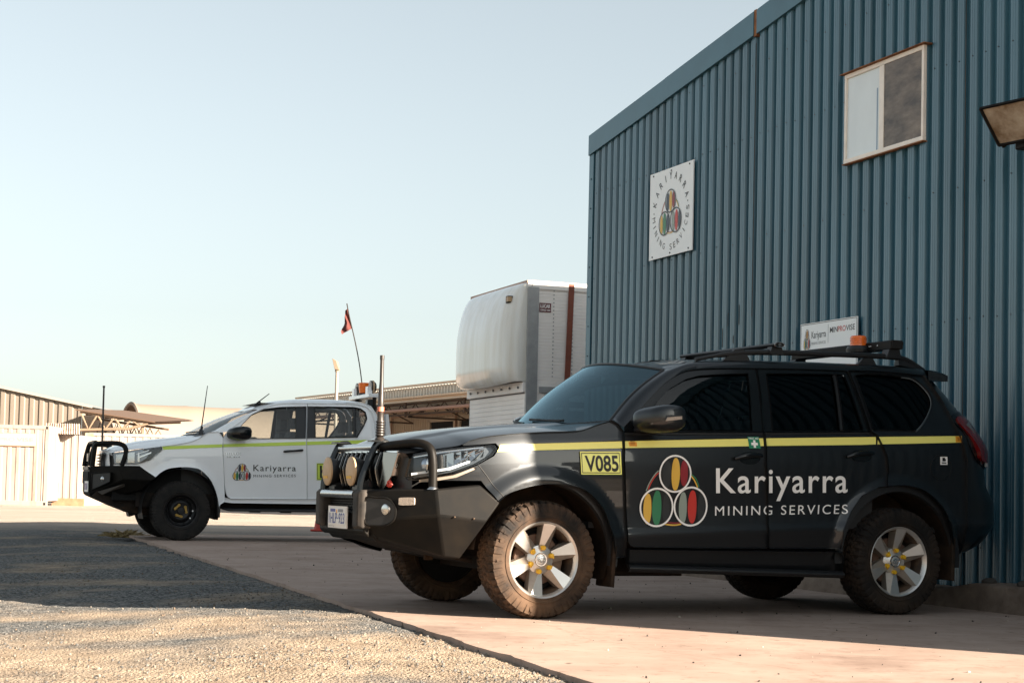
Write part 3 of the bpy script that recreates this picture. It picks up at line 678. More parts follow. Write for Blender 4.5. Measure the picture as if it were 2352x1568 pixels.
dr.box((1.3, .10, 1.92), (2.0, .03, .04), rust); dr.box((.30, .10, 1.2), (.03, .2, 2.2), M['trim']); dr.build('side_door', None, bx)
lb = MB(); lb.add([(.175, -.009, 3.43), (.355, -.009, 3.43), (.355, -.009, 3.56), (.175, -.009, 3.56)], [(0, 1, 2, 3)], mat('maroon_label', (.13, .012, .016), .5))
def btext(b, x0, x1, z0, z1): text_on(lb, b, quad([(x0, -.0115, z1), (x1, -.0115, z1), (x1, -.0115, z0), (x0, -.0115, z0)]), M['white'], .03)
btext('LUCAR', .188, .342, 3.492, 3.544); btext('CARGO VAN', .188, .342, 3.446, 3.472); lb.build('label', None, bx)
# moulded nose: half ellipse in plan, rounded top and bottom
def nose(u, w):
    a = math.pi * u; c, q = math.cos(a), math.sin(a); px = q ** .55; y = BW / 2 - (BW / 2) * math.copysign(abs(c) ** .60, c)
    if w < .22: k = w / .22; z = 2.42 + .22 * (1 - math.cos(k * math.pi / 2)); d = .70 + .30 * math.sin(k * math.pi / 2)
    elif w < .45: k = (w - .22) / .23; z = 2.64 + .31 * k; d = 1.
    else: t = (w - .45) / .55 * math.pi / 2; z = 2.95 + (BH - .02 - 2.95) * math.sin(t); d = max(0, math.cos(t)) ** .95
    dip = .05 * q ** 2 * (w < .22) * (1 - w / .22)
    return (-.41 * px * d + .02, y, z - dip)
ns = MB(); ns.grid(nose, 64, 56, flip=False)
def belly(u, w):
    p = nose(u, 0); return (p[0] * (1 - w), p[1], p[2] + .13 * math.sin(math.pi * u) * math.sin(math.pi * .5 * w) + .02 * w)
ns.grid(belly, 40, 8, flip=True); ns.build('nose_fairing', gel, bx)
mk = MB(); mk.box((-.20, .19, 3.60), (.10, .10, .10), M['dark_hole']); mk.box((-.23, .16, 3.60), (.06, .07, .07), M['cover_tan']); mk.build('marker_light', None, bx)

# --- long warehouse with open awning
wa = at(1085, 1000, 50); WAn = R(118)
WHX = empty('warehouse', (wa.x, wa.y, GZ), WAn, 'long beige warehouse with trussed awning behind the white ute', 'warehouse')
beige = mat('beige_cladding', (.48, .37, .27), .7, 0, .3, var=.06, vscale=.6); beige2 = mat('pale_roof_sheet', (.56, .53, .47), .5, .0, .3)
roofm = mat('tan_gutter', (.55, .42, .30), .6)
u = MB(); ribbed(u, -9, 15, .0, lambda x: 3.7, .20, .03, -2.5); u.build('wall', beige, WHX, sharp=15)
u = MB(); ribbed(u, -9, 15, 3.82, lambda x: 4.16, .22, .04, 0); u.build('fascia_cladding', beige2, WHX, sharp=15)
u = MB(); u.box((3, .07, 4.20), (24, .12, .06)); u.box((3, .14, 3.81), (24, .16, .05)); u.box((3, .05, 3.73), (24, .03, .11)); u.build('gutter', roofm, WHX)
u = MB(); u.box((3, -6., 4.12), (24, 12, .04)); u.box((3, -1.2, 3.70), (24, 2.6, .03)); u.build('roof', beige2, WHX)
tr = MB(); dk = mat('rust_brown_steel', (.055, .038, .03), .7, col2=(.12, .075, .05), vscale=5)
for y, z in ((-.25, 3.64), (-.25, 3.30)): tr.tube([(-9, y, z), (15, y, z)], .035, n=6)
x = -9
while x < 14: tr.tube([(x, -.25, 3.30), (x + .55, -.25, 3.64), (x + 1.1, -.25, 3.30)], .022, n=5); x += 1.1
for x in np.arange(-8, 14.9, 4.4):
    tr.tube([(x, -.1, 3.2), (x, -.1, 3.7)], .04, n=6); tr.tube([(x, -2.4, 3.2), (x, -.2, 3.22)], .03, n=6); tr.tube([(x, -2.4, 3.2), (x, -1.3, 3.66)], .025, n=6); tr.tube([(x, -.2, 3.22), (x, -1.3, 3.66)], .025, n=6)
tr.build('truss', dk, WHX)
pi = MB(); pi.tube([(-9, .0, 3.42), (15, .0, 3.42)], .055, n=8); pi.build('pipe', mat('salmon_pipe', (.33, .19, .14), .6), WHX)
dd = MB(); cutm = mat('roller_door_void', (.008, .007, .006), .9)
for a, b, h in ((6.2, 8.1, 3.2), (4.0, 5.7, 3.25)):
    dd.box(((a + b) / 2, -2.46, h / 2), (b - a, .06, h), cutm); dd.box((a - .08, -2.42, h / 2 + .05), (.16, .12, h + .1), beige); dd.box((b + .08, -2.42, h / 2 + .05), (.16, .12, h + .1), beige); dd.box(((a + b) / 2, -2.42, h + .07), (b - a + .3, .12, .14), beige)
dd.build('doorway', None, WHX)
ff = MB(); ff.box((8.85, -2.44, 3.46), (5.5, .05, .05)); ff.box((11.6, -2.44, 1.72), (.05, .05, 3.44)); ff.box((6.0, -2.35, 1.72), (.05, .05, 3.44)); ff.build('wall_frame', mat('tan_frame', (.36, .22, .15), .7), WHX)
nb = MB(); nb.box((9.95, -2.44, 2.5), (.85, .03, .8), M['white']); nb.box((8.95, -2.44, 2.5), (.85, .03, .8), mat('notice_paper', (.6, .58, .52), .6)); nb.box((9.95, -2.42, 2.5), (.5, .02, .45), mat('notice_pink', (.6, .22, .16), .6)); nb.build('notice_board', None, WHX)
# --- low dark shed added out of view to darken reflections in paint and glass
NS = empty('added_dark_shed', (24.5, -6.0, GZ), math.atan2(.8487, .5287), 'long low dark shed added out of view to darken reflections in the car', 'shed')
u = MB(); ribbed(u, -17, 17, 0, lambda x: 4.2, .4, .05, 0); u.add([(-17, -.05, 0), (-17, -8, 0), (-17, -8, 4.2), (-17, -.05, 4.2)], [(0, 1, 2, 3)]); u.add([(17, -.05, 0), (17, -8, 0), (17, -8, 4.2), (17, -.05, 4.2)], [(0, 1, 2, 3)]); u.add([(-17, -8, 0), (17, -8, 0), (17, -8, 4.2), (-17, -8, 4.2)], [(0, 1, 2, 3)])
u.build('wall', mat('added_shed_sheet', (.05, .075, .09), .6), NS, sharp=15)
u = MB(); u.box((0, -4, 4.25), (34.6, 8.6, .10)); u.build('roof', mat('added_shed_roof', (.12, .12, .12), .6), NS)
for x in (-10, 0, 10):
    u = MB(); u.box((x, .02, 1.7), (4.4, .06, 3.4)); u.build('added_door', mat('added_shed_door', (.045, .065, .078), .6), NS)
# --- street light
lp = at(770, 1000, 44)
LP = empty('street_light', (lp.x, lp.y, GZ), 0, 'pale street light pole with tilted lamp head rising behind the white ute', 'street light')
a = at(770, 852, 44); u = MB(); pm = mat('pale_pole', (.26, .22, .18), .5)
u.tube([(0, 0, 0), (0, 0, a.z - GZ)], [.055, .042], n=12); u.build('pole', pm, LP)
u = MB(); zt = a.z - GZ; u.tube([(0, 0, zt - .02), (0, 0, zt + .04)], .06, n=10); u.hull([(-.06, -.08, zt + .04), (.07, -.08, zt + .02), (.07, .10, zt + .02), (-.06, .10, zt + .04), (-.13, -.12, zt + .33), (-.02, -.12, zt + .28), (-.13, .12, zt + .33), (.02, .12, zt + .24)]); u.build('lamp_head', mat('lamp_head_tan', (.22, .17, .12), .5), LP, bevel=.01)
# --- big beige shed far left
s0 = at(187, 1000, 78); SH = empty('beige_shed', (s0.x, s0.y, GZ), R(180), 'large beige ribbed shed with sloping roofline at the far left', 'shed')
hR = at(187, 930, 78).z - GZ; hL = at(0, 889, 78).z - GZ; wid = s0.x - at(0, 889, 78).x
u = MB(); ribbed(u, 0, 16, 0, lambda x: hR + (hL - hR) * x / wid if x < 9 else hR + (hL - hR) * (18 - x) / wid, .46, .05, .06, m=mat('beige_shed_sheet', (.165, .138, .110), .7, var=.05, vscale=.4))
u.build('wall', None, SH, sharp=15)
u = MB(); k = (hL - hR) / wid
u.add([(-.45, .2, hR - .42 * k + .04), (9, .2, hR + 9 * k + .04), (18, .2, hR + .04), (18, -15, hR + .04), (9, -15, hR + 9 * k + .04), (-.45, -15, hR - .42 * k + .04)], [(0, 1, 4, 5), (1, 2, 3, 4)])
u.box((4.5, .2, hR + 4.5 * k + .02), (10.2, .06, .12), None, Euler((0, -math.atan(k), 0)).to_matrix()); u.build('roof', mat('shed_roof_trim', (.28, .25, .22), .5), SH)
u = MB(); u.box((7.6, .12, hR * .63), (.16, .12, hR * .9)); u.build('downpipe', mat('shed_downpipe', (.22, .18, .14), .7), SH)
u = MB(); u.add([(0, 0, 0), (0, -15, 0), (0, -15, hR), (0, 0, hR)], [(0, 1, 2, 3)]); u.build('side_wall', mat('shed_side', (.2, .17, .14), .7), SH)
# --- open truss canopy beside it
c0 = at(185, 945, 74); c1 = at(340, 970, 74); CN = empty('truss_canopy', (c0.x, c0.y, GZ), 0, 'open steel canopy with white zigzag truss between shed and dome', 'canopy')
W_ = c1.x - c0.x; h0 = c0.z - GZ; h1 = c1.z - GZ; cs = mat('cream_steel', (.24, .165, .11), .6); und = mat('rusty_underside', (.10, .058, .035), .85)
u = MB(); u.tube([(0, 0, h0), (W_, 0, h1)], .06, n=6); u.tube([(0, 0, h0 - .82), (W_ * .72, 0, h1 - .30), (W_, 0, h1 - .05)], .06, n=6)
for i in range(4):
    a0 = i / 4; a1 = (i + .5) / 4; a2 = (i + 1) / 4; f_ = lambda a: h0 + (h1 - h0) * a; g_ = lambda a: (h0 - .82) + (h1 - .30 - h0 + .82) * min(1, a / .72) if a < .72 else (h1 - .30) + .25 * (a - .72) / .28
    u.tube([(W_ * a0, 0, f_(a0)), (W_ * a1, 0, g_(a1)), (W_ * a2, 0, f_(a2))], .045, n=5)
for x, z in ((W_ - .25, h1 - .05), (W_ * .9, h1 - .2)): u.tube([(x, .3, 0), (x, .3, z)], .07, n=6)
u.build('truss', cs, CN)
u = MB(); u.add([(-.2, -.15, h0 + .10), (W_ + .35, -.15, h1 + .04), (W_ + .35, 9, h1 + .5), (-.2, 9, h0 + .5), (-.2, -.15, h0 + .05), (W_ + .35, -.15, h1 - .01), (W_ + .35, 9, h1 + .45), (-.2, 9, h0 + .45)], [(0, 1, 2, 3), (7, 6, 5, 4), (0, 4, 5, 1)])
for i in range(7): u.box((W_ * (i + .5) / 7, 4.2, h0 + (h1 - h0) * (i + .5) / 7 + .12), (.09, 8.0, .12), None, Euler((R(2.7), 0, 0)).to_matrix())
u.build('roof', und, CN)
for y in (3, 6): 
    u = MB(); u.tube([(0, y, h0 - .9), (W_ * .8, y, h1 - .45)], .05, n=5); u.tube([(0, y, h0 - .2), (W_ * .9, y, h1 - .1)], .05, n=5)
    for i in range(6): u.tube([(W_ * .8 * i / 6, y, h0 - .9 + (h1 - h0 + .45) * i / 6), (W_ * .8 * (i + .5) / 6, y, h0 - .2 + (h1 - h0) * i / 6), (W_ * .8 * (i + 1) / 6, y, h0 - .9 + (h1 - h0 + .45) * (i + 1) / 6)], .035, n=5)
    u.build('rear_truss', dk, CN)
# --- fabric dome shelter
d0 = at(300, 1000, 112); DM = empty('dome_shelter', (d0.x, d0.y, GZ), R(26), 'pale fabric dome shelter with open dark end behind the containers', 'shelter')
fab = mat('dome_fabric', (.225, .175, .140), .8, 0, .2, var=.05, vscale=.5); rad = 3.6; base = at(300, 926, 112).z - GZ - rad
u = MB(); N = 44
def dome(a, w): 
    th = math.pi * (.02 + .96 * w); q = 1 - .012 * abs(math.sin(a * math.pi * 7)) ** .5; return (a * 26, rad * math.cos(th) * q, base + rad * math.sin(th) * q)
u.grid(dome, 84, 24, m=fab, flip=True)
def dome_in(a, w): p = dome(a, w); return (p[0], p[1] * .985, base + (p[2] - base) * .985)
u.grid(dome_in, 20, 24, m=mat('dome_inner', (.16, .10, .07), .9)); u.build('fabric_cover', None, DM)
u = MB(); u.tube([(-.05, rad * math.cos(math.pi * k / 30), base + rad * math.sin(math.pi * k / 30)) for k in range(31)], .12, n=6); u.build('arch_frame', fab, DM)
u = MB()
for y in (-rad, rad): u.box((13, y, base / 2), (26, .3, base))
u.build('base_wall', mat('dome_base', (.5, .42, .36), .8), DM)
# --- shipping containers
def container(name, p, ang, L, label, mat_w, doors=False, Hc=2.55):
    e = empty(name, p, ang, label, 'container', 'shipping containers in the yard')
    cw = mat_w; Wc = 2.44
    b = MB(); ribbed(b, .12, L - .12, .16, lambda x: Hc - .10, .28, .020, .03, None, .55)
    b.add([(0, .1, .16), (0, Wc, .16), (0, Wc, Hc), (0, .1, Hc)], [(0, 3, 2, 1)]); b.add([(L, .1, .16), (L, Wc, .16), (L, Wc, Hc), (L, .1, Hc)], [(0, 1, 2, 3)]); b.add([(0, Wc, .16), (L, Wc, .16), (L, Wc, Hc), (0, Wc, Hc)], [(0, 3, 2, 1)])
    b.build('side_panel', cw, e, sharp=15)
    b = MB()
    for x in (.06, L - .06):
        for y in (.06, Wc - .06): b.box((x, y, Hc / 2), (.13, .13, Hc))
    b.box((L / 2, .03, .08), (L, .08, .16)); b.box((L / 2, .03, Hc - .06), (L, .08, .12)); b.box((.03, Wc / 2, .08), (.08, Wc, .16)); b.box((.03, Wc / 2, Hc - .06), (.08, Wc, .12)); b.build('frame', cw, e, bevel=.008)
    b = MB(); b.box((L / 2, Wc / 2, Hc - .04), (L - .1, Wc - .1, .06)); b.build('roof', cw, e)
    b = MB(); 
    for x in (.07, L - .07):
        for z in (.07, Hc - .07): b.box((x, -.01, z), (.06, .02, .08))
    for x in (L * .36, L * .64): b.box((x, -.012, .085), (.36, .006, .11))
    b.build('casting_hole', M['dark_hole'], e); return e
rusty_white = mat('rust_streaked_white', (.27, .225, .197), .6, 0, .3, col2=(.19, .105, .068), vscale=1.5, detail=8, stretch=(2.2, 2.2, .45), lo=.52, hi=.84)
ca = at(107, 1158.6, 53.4); cdir = R(4); L1 = 6.06
c1 = container('shipping_container', (ca.x - L1 * math.cos(cdir), ca.y - L1 * math.sin(cdir), GZ), cdir, L1, 'rust streaked white shipping container with company name board at the left edge', rusty_white, Hc=2.60)
sg = MB(); x1_ = L1 - .42; sg.box((x1_ - 1.0, -.03, 2.13), (2.0, .03, .38), mat('container_board', (.33, .285, .255), .6)); sgb = sg
def ctext(b, x0, x1, m): text_on(sg, b, quad([(x0, -.047, 2.19), (x1, -.047, 2.19), (x1, -.047, 2.07), (x0, -.047, 2.07)]), m, .03)
ctext('MIN', x1_ - 1.62, x1_ - 1.18, mat('faded_black', (.20, .17, .15), .6)); ctext('PRO', x1_ - 1.15, x1_ - .66, mat('faded_red', (.55, .26, .19), .6)); ctext('VISE', x1_ - .62, x1_ - .07, mat('faded_ink', (.26, .20, .17), .6))
for z, y in ((2.335, -.05), (1.925, -.05)): sg.box((x1_ - 1.0, -.035, z), (2.02, .03, .018), mat('board_edge', (.42, .24, .15), .7))
sg.build('name_board', None, c1)
# lean-to shed joined to it
cb_ = at(120, 1150, 55.2); cw_ = at(187, 1146, 55.2); wd_ = cw_.x - cb_.x
ln = empty('lean_to_shed', (cb_.x, cb_.y, GZ), 0, 'small white ribbed lean-to shed beside the rust streaked container', 'shed')
wsh = mat('white_sheet', (.265, .23, .205), .6, var=.04, vscale=1); hh = 2.36
u = MB(); ribbed(u, 0, wd_ * .93, .16, lambda x: hh, .235, .025, 0); u.add([(wd_ * .93, 0, 0), (wd_ * .93, 3, 0), (wd_ * .93, 3, hh), (wd_ * .93, 0, hh)], [(0, 1, 2, 3)]); u.build('wall', wsh, ln, sharp=15)
u = MB(); u.box((.10, -.03, .45), (.22, .04, .62)); u.box((wd_ * .55, -.03, .12), (wd_ * 1.1, .08, .26)); u.build('rusty_base', mat('brown_rusty', (.22, .11, .06), .9, col2=(.34, .19, .11), vscale=4), ln)
u = MB(); pr = []
for i in range(30): pr += [(-.2 + i * .065 * wd_ / 1.9 * 1.2, .0 if i % 2 else .035)]
n = len(pr); u.add([(x, -.45, hh + .0 + d) for x, d in pr] + [(x - .55, 1.6, hh + .42 + d) for x, d in pr], [(i, i + 1, n + i + 1, n + i) for i in range(n - 1)]); u.build('roof', mat('lean_roof', (.50, .40, .33), .7, col2=(.35, .24, .17), vscale=3), ln, sharp=10)
c2p = at(199, 1154.5, 60.5)
c2 = container('shipping_container', (c2p.x, c2p.y, GZ), R(7), 6.06, 'clean white shipping container behind the nose of the white ute', mat('clean_white', (.28, .245, .22), .6, 0, .3, var=.03, vscale=1.), Hc=2.62)
u = MB(); u.box((.02, -.02, 1.3), (.30, .10, 2.6)); u.build('door_edge', mat('orange_rust_post', (.40, .22, .10), .8, col2=(.58, .40, .26), vscale=3), c2)
# junk and low wall seen between the containers
jk = empty('scrap_stack', (at(188, 1146, 66).x, 66, GZ), 0, 'stack of brown scrap and timber between the two containers', 'scrap')
u = MB(); u.box((.55, 0, .32), (1.5, .5, .34), mat('brown_timber', (.20, .10, .06), .9)); u.build('timber', None, jk)
u = MB(); u.box((.6, .5, 1.05), (1.6, .4, .5), mat('grey_block', (.42, .38, .34), .9)); u.build('block', None, jk)
u = MB()
for i in range(26): 
    p = Vector((rng.uniform(0, 1.2), rng.uniform(.3, .7), 1.34)); u.tube([p, p + Vector((rng.uniform(-.3, .3), rng.uniform(-.2, .2), rng.uniform(.05, .4)))], .03, n=5)
u.build('rods', mat('rusty_rods', (.22, .13, .08), .9), jk)
# traffic cone behind the dark car
cp = at(737, 1217, 31.5); tc_ = empty('traffic_cone', (cp.x, cp.y, GZ), 0, 'orange red traffic cone on the ground behind the dark car bumper', 'traffic cone')
cr = mat('cone_orange', (.40, .035, .02), .5); u = MB(); u.box((0, 0, .02), (.36, .36, .04)); u.build('base', cr, tc_, bevel=.01)
u = MB(); u.lathe([(.14, .04), (.125, .10), (.03, .68), (.025, .70), (0, .70)], m=cr, axis='z', n=24); u.lathe([(.098, .26), (.072, .40)], axis='z', m=M['white'], n=24, o=(0, 0, .0)); u.build('body', None, tc_)
# grass tuft at the slab corner
gt = MB(); gm = mat('dry_grass', (.22, .165, .07), .8, col2=(.36, .27, .13), vscale=20); gp = at(283, 1229, 25.2)
for i in range(420):
    a = rng.random() * 6.28; r = .22 * rng.random() ** .7; b = Vector((r * math.cos(a) * 1.5, r * math.sin(a) * .6, -.03)); hgt = rng.uniform(.03, .17) * (1.1 - r * 3); ln_ = Vector((rng.uniform(-.12, .12), rng.uniform(-.1, .1), hgt)); w_ = Vector((math.cos(a + 1.57), math.sin(a + 1.57), 0)) * .0016
    gt.add([b - w_, b + w_, b + ln_ * .6 + w_ * .7 + Vector((0, 0, .01)), b + ln_ + Vector((ln_.x * .6, ln_.y * .6, -.02))], [(0, 1, 2, 3)])
o = gt.build('grass_tuft', gm); o.location = (gp.x, gp.y, -.03); tag(o, 'dry grass tuft growing at the corner of the concrete slab', 'grass')
# ------------------------------------------------------------------ wheels
def tyre_mesh(Rt, wd, rb, blocks=46, depth=.010, m=None, shoulder=.018, A=368):
    """wd = full width, rb = bead radius; tread blocks are real relief"""
    h = wd / 2; prof = []
    side = [(rb, .80), (rb + .012, .93), (rb + .035, .99), (rb + (Rt - rb) * .45, 1.02), (rb + (Rt - rb) * .68, .985), (Rt - .035, .955), (Rt - .022, .935)]
    prof += [(r, -h * k, 0) for r, k in side]
    nt = 22
    for i in range(nt + 1):
        y = -h * .90 + 2 * h * .90 * i / nt; q = abs(y) / (h * .9); prof.append((Rt - .014 * q ** 4, y, 1))
    prof += [(r, h * k, 0) for r, k in reversed(side)]
    V = []
    for i, (r, y, tr) in enumerate(prof):
        for k in range(A):
            a = 2 * math.pi * k / A; rr = r; yy = y; q = abs(y) / (h * .9)
            if tr:
                row = int((y / h + 1) / .37); ph = (a * blocks / (2 * math.pi) + .5 * (row % 2) + 2.2 * y / h * (1 if row % 2 else -.6)) % 1
                zig = .02 * math.sin(a * blocks * 1.0)
                groove = any(abs(y / h - g - zig) < .042 for g in (-.52, -.17, .17, .52))
                if q > .68: ph = (a * blocks / (2 * math.pi) + (.5 if y > 0 else 0)) % 1
                if ph < .26 or (groove and q < .68): rr -= depth * (1.0 if q < .95 else .8)
                if ph < .10 and .75 < q: rr -= depth * .3
            elif r > Rt - .05:
                ph = (a * blocks / (2 * math.pi) + (.5 if y > 0 else 0)) % 1
                big = int(a * blocks / (2 * math.pi) + (.5 if y > 0 else 0)) % 2
                if ph > .26: yy += math.copysign(.007 if big else .004, y)
                else: yy -= math.copysign(.002, y)
            V.append((math.cos(a) * rr, yy, math.sin(a) * rr))
    F = []
    for i in range(len(prof) - 1):
        for k in range(A): k2 = (k + 1) % A; F.append((i * A + k, (i + 1) * A + k, (i + 1) * A + k2, i * A + k2))
    # raised ring and letters-like ribs on the side wall
    b = MB(); b.add(V, F, m)
    for s in (1, -1):
        b.lathe([(rb + .030, s * h * .99), (rb + .033, s * h * 1.035), (rb + .038, s * h * 1.035), (rb + .041, s * h * 1.0)], (0, 0, 0), 'y', m, 72)
        for k in range(34):
            if k % 17 > 10: continue
            a = 2 * math.pi * k / 34; r = rb + (Rt - rb) * .60; rot = Matrix.Rotation(-a, 3, 'Y')
            b.box(rot @ Vector((r, s * h * 1.008, 0)), (.030, .006, .018), m, rot @ Matrix.Rotation(R(20), 3, 'Y'))
    return b
def tread_grooves(): pass

def alloy_wheel(name, parent, loc, side, spin=0., tyre_key='tyre'):
    """six-spoke alloy; local y outward is +1 before mirroring"""
    def put(mb, nm, m=None, par=None, **k): return (mb if side > 0 else mb.mirror()).build(nm, m, par or w, **k)
    b = MB(); b.lathe([(.236, .095), (.246, .106), (.248, .116), (.243, .121), (.236, .117), (.229, .104), (.222, .092)], m=M['alloy'], n=72)
    w = (b if side > 0 else b.mirror()).build(name, None, parent); w.location = loc; rim = w
    put(tyre_mesh(.380, .262, .238, 46, depth=.013, m=M[tyre_key]), 'tyre', None, sharp=26)
    b = MB(); b.lathe([(.224, .096), (.212, .06), (.205, -.02), (.225, -.10)], m=M['barrel'], n=64); b.lathe([(.0, -.03), (.20, -.03)], m=M['dark_hole'], n=40); b.lathe([(.0, -.098), (.24, -.098)], m=M['dark_hole'], n=40); put(b, 'barrel', None, rim)
    b = MB(); b.lathe([(0, .012), (.16, .012), (.165, .005), (.165, -.012)], m=mat('brake_disc', (.13, .075, .05), .6, .3), n=48)
    b.hull([(.10 * math.cos(a) * s_ + .0, y, .10 * math.sin(a) * s_ * 1.2) for a in (2.9, 3.2, 3.5, 2.6) for s_ in (1., 1.7) for y in (-.02, .035)], M['barrel']); put(b, 'brake_disc', None, rim)
    b = MB()
    for i in range(6):
        a0 = R(96 + 60 * i) + spin
        def p(r, deg, y): a = a0 + R(deg); return (r * math.cos(a), y, r * math.sin(a))
        A_ = [p(.232, -10, .108), p(.232, 11, .112), p(.090, 3, .076), p(.088, -17, .066)]
        b.add(A_, [(0, 1, 2, 3)], M['alloy'])
        Bv = [p(.232, 11, .112), p(.229, 15, .094), p(.082, 37, .036), p(.090, 3, .076)]
        b.add(Bv, [(0, 1, 2, 3)], M['alloy_dark'])  # facet's shade painted in with a darker alloy
        S1 = [p(.229, 15, .094), p(.224, 16, .03), p(.084, 38, .0), p(.082, 37, .036)]
        b.add(S1, [(0, 1, 2, 3)], M['alloy_dark'])
        S2 = [p(.232, -10, .108), p(.088, -17, .066), p(.090, -19, .01), p(.226, -12, .03)]
        b.add(S2, [(0, 1, 2, 3)], M['alloy_dark'])
        b.add([p(.240, -10, .109), p(.240, 11, .112), p(.232, 11, .112), p(.232, -10, .108)], [(0, 1, 2, 3)], M['alloy'])
    put(b, 'spokes', None, rim, sharp=5)
    b = MB(); b.lathe([(0, .078), (.030, .078), (.036, .076), (.062, .068), (.092, .058), (.096, .03)], m=M['alloy'], n=36); b.lathe([(.033, .0765), (.036, .080), (.041, .080), (.044, .074)], m=M['chrome'], n=36)
    def ring(rx, rz, cz=0.): b.tube([(rx * math.cos(t * math.pi / 12), .080, cz + rz * math.sin(t * math.pi / 12)) for t in range(24)], .0022, M['chrome'], 6, closed=True)
    ring(.022, .015); ring(.007, .014, .0); ring(.014, .006, .006); put(b, 'centre_cap', None, rim)
    for i in range(6):
        b = MB(); a = R(96 + 60 * i) + spin; x, z = .077 * math.cos(a), .077 * math.sin(a)
        b.lathe([(0, .092), (.013, .092), (.016, .087), (.016, .060)], (x, 0, z), m=M['yellow_cap'], n=16)
        t = a + (1.2 if i % 2 else -1.2); b.hull([(x + .015 * math.cos(t + d), y, z + .015 * math.sin(t + d)) for d in (-.9, .9) for y in (.075, .086)] + [(x + .026 * math.cos(t), y, z + .026 * math.sin(t)) for y in (.075, .086)], M['yellow_cap'])
        put(b, 'nut_cap', None, rim)
    return w

def steel_wheel(name, parent, loc, side):
    def put(mb, nm, m=None, par=None, **k): return (mb if side > 0 else mb.mirror()).build(nm, m, par or w, **k)
    bk = mat('black_steel_wheel', (.010, .010, .011), .42, .2)
    b = MB(); b.lathe([(.222, .09), (.232, .112), (.230, .120), (.222, .118), (.212, .095), (.205, .05), (.190, .035), (.175, .030), (.150, .062), (.118, .078), (.100, .070), (.052, .066), (.050, .115), (.044, .122), (0, .124)], m=bk, n=64); b.lathe([(.23, -.10), (.21, -.05), (.2, .03)], m=bk, n=40)
    w = (b if side > 0 else b.mirror()).build(name, None, parent, sharp=30); w.location = loc; rim = w
    put(tyre_mesh(.424, .27, .225, 52, m=M['tyre_black']), 'tyre', None, sharp=26)
    for i in range(10):
        b = MB(); a = 2 * math.pi * i / 10; x, z = .175 * math.cos(a), .175 * math.sin(a); rot = Matrix.Rotation(-a, 3, 'Y')
        b.lathe([(0, .045), (.012, .045), (.013, .03)], (x, 0, z), m=M['dark_hole'] if i not in (5, 6) else M['white'], n=12); put(b, 'vent_hole', None, rim)
    for i in range(3):
        b = MB(); q = [R(12 + 120 * i + 8), R(12 + 120 * i + 62)]
        P = [Vector((.083 * math.cos(a), 0, .083 * math.sin(a))) for a in q]
        for c in P: b.lathe([(.0, .092), (.008, .092), (.010, .088), (.018, .088), (.020, .076)], (c.x, 0, c.z), m=M['gold'], n=14)
        mid = [P[0].lerp(P[1], t) for t in (.15, .5, .85)]; d = (P[1] - P[0]).normalized(); nrm = Vector((-d.z, 0, d.x))
        b.hull([m_ + nrm * s * k + Vector((0, y, 0)) for m_, k in zip(mid, (.014, .006, .014)) for s in (1, -1) for y in (.078, .085)], M['gold'])
        put(b, 'nut_link', None, rim)
    return w
# ------------------------------------------------------------------ the dark car
PC = empty('dark_wagon', (-.152, 11.3926, 0), 3.5675, 'dark grey four wheel drive wagon with bull bar parked against the blue shed', 'car')
PK = [(.2, .83), (.33, .862), (.42, .882), (.50, .897), (.565, .908), (.61, .900), (.72, .897), (.86, .903), (1.0, .908), (1.10, .903), (1.17, .89), (1.235, .868), (1.45, .79), (1.66, .695), (1.75, .63), (1.80, .52)]
XR = [(.40, -3.57), (.46, -3.77), (.55, -3.91), (.66, -3.995), (.80, -3.995), (.86, -3.955), (.93, -3.905), (1.1, -3.87), (1.2, -3.86), (1.36, -3.78), (1.45, -3.69), (1.6, -3.55), (1.72, -3.42), (1.79, -3.33)]
PX0, PN = -2.85, 3.4
def pside(x, z):
    y = interp(PK, z + .04 * (x + 1.2))
    if x > .1: y -= .30 * ((x - .1) / .88) ** 2.7
    if x < PX0:
        q = min(.985, (PX0 - x) / (PX0 - interp(XR, z))); y *= (1 - q ** PN) ** (1 / PN)
    for cx in (0., -2.80):
        r = math.hypot(x - cx, z - .385)
        if r < .75: y += .036 * (1 - smooth(.50, .61, r)) * smooth(.30, .5, z)
    return y
def PS(off=0.): return lambda x, z: (x, pside(x, z) + off, z)
def both(name, outline, m, off=0., holes=(), sp=.035, rim=.02, label=None, parent=PC, fn=None, right=True):
    """panel on the left flank and its twin on the right"""
    out = []
    b = patch(MB(), outline, (fn or PS)(off), sp, holes, m, rim, 1 if True else 1)
    out.append(fixn(b).build(name, None, parent))
    if right: out.append(b.mirror().build(name, None, parent))
    return out
def fixn(b):
    """normals of a flank patch must point outwards (+y)"""
    fl = sum(n[0].y for n in b.n if n is not None)
    if fl < 0:
        b.n = [None if n is None else [-q for q in n[::-1]] for n in b.n]; b.f = [f[::-1] if b.n[i] is not None else f for i, f in enumerate(b.f)]
    return b
FARCH = catmull([(-.515, .395), (-.504, .44), (-.467, .566), (-.396, .716), (-.264, .826), (-.108, .862), (.083, .852), (.256, .802), (.335, .742)], 4)
ZS = [(-.51, 1.290), (-.398, 1.258), (-.25, 1.211), (.029, 1.191), (.367, 1.155), (.493, 1.126), (.568, 1.090), (.671, 1.071), (.838, 1.038), (.93, 1.02)]
zs_ = lambda x: interp(ZS, x)
hoodline = [(x, zs_(x) - .004) for x in np.linspace(.555, -.50, 22)]
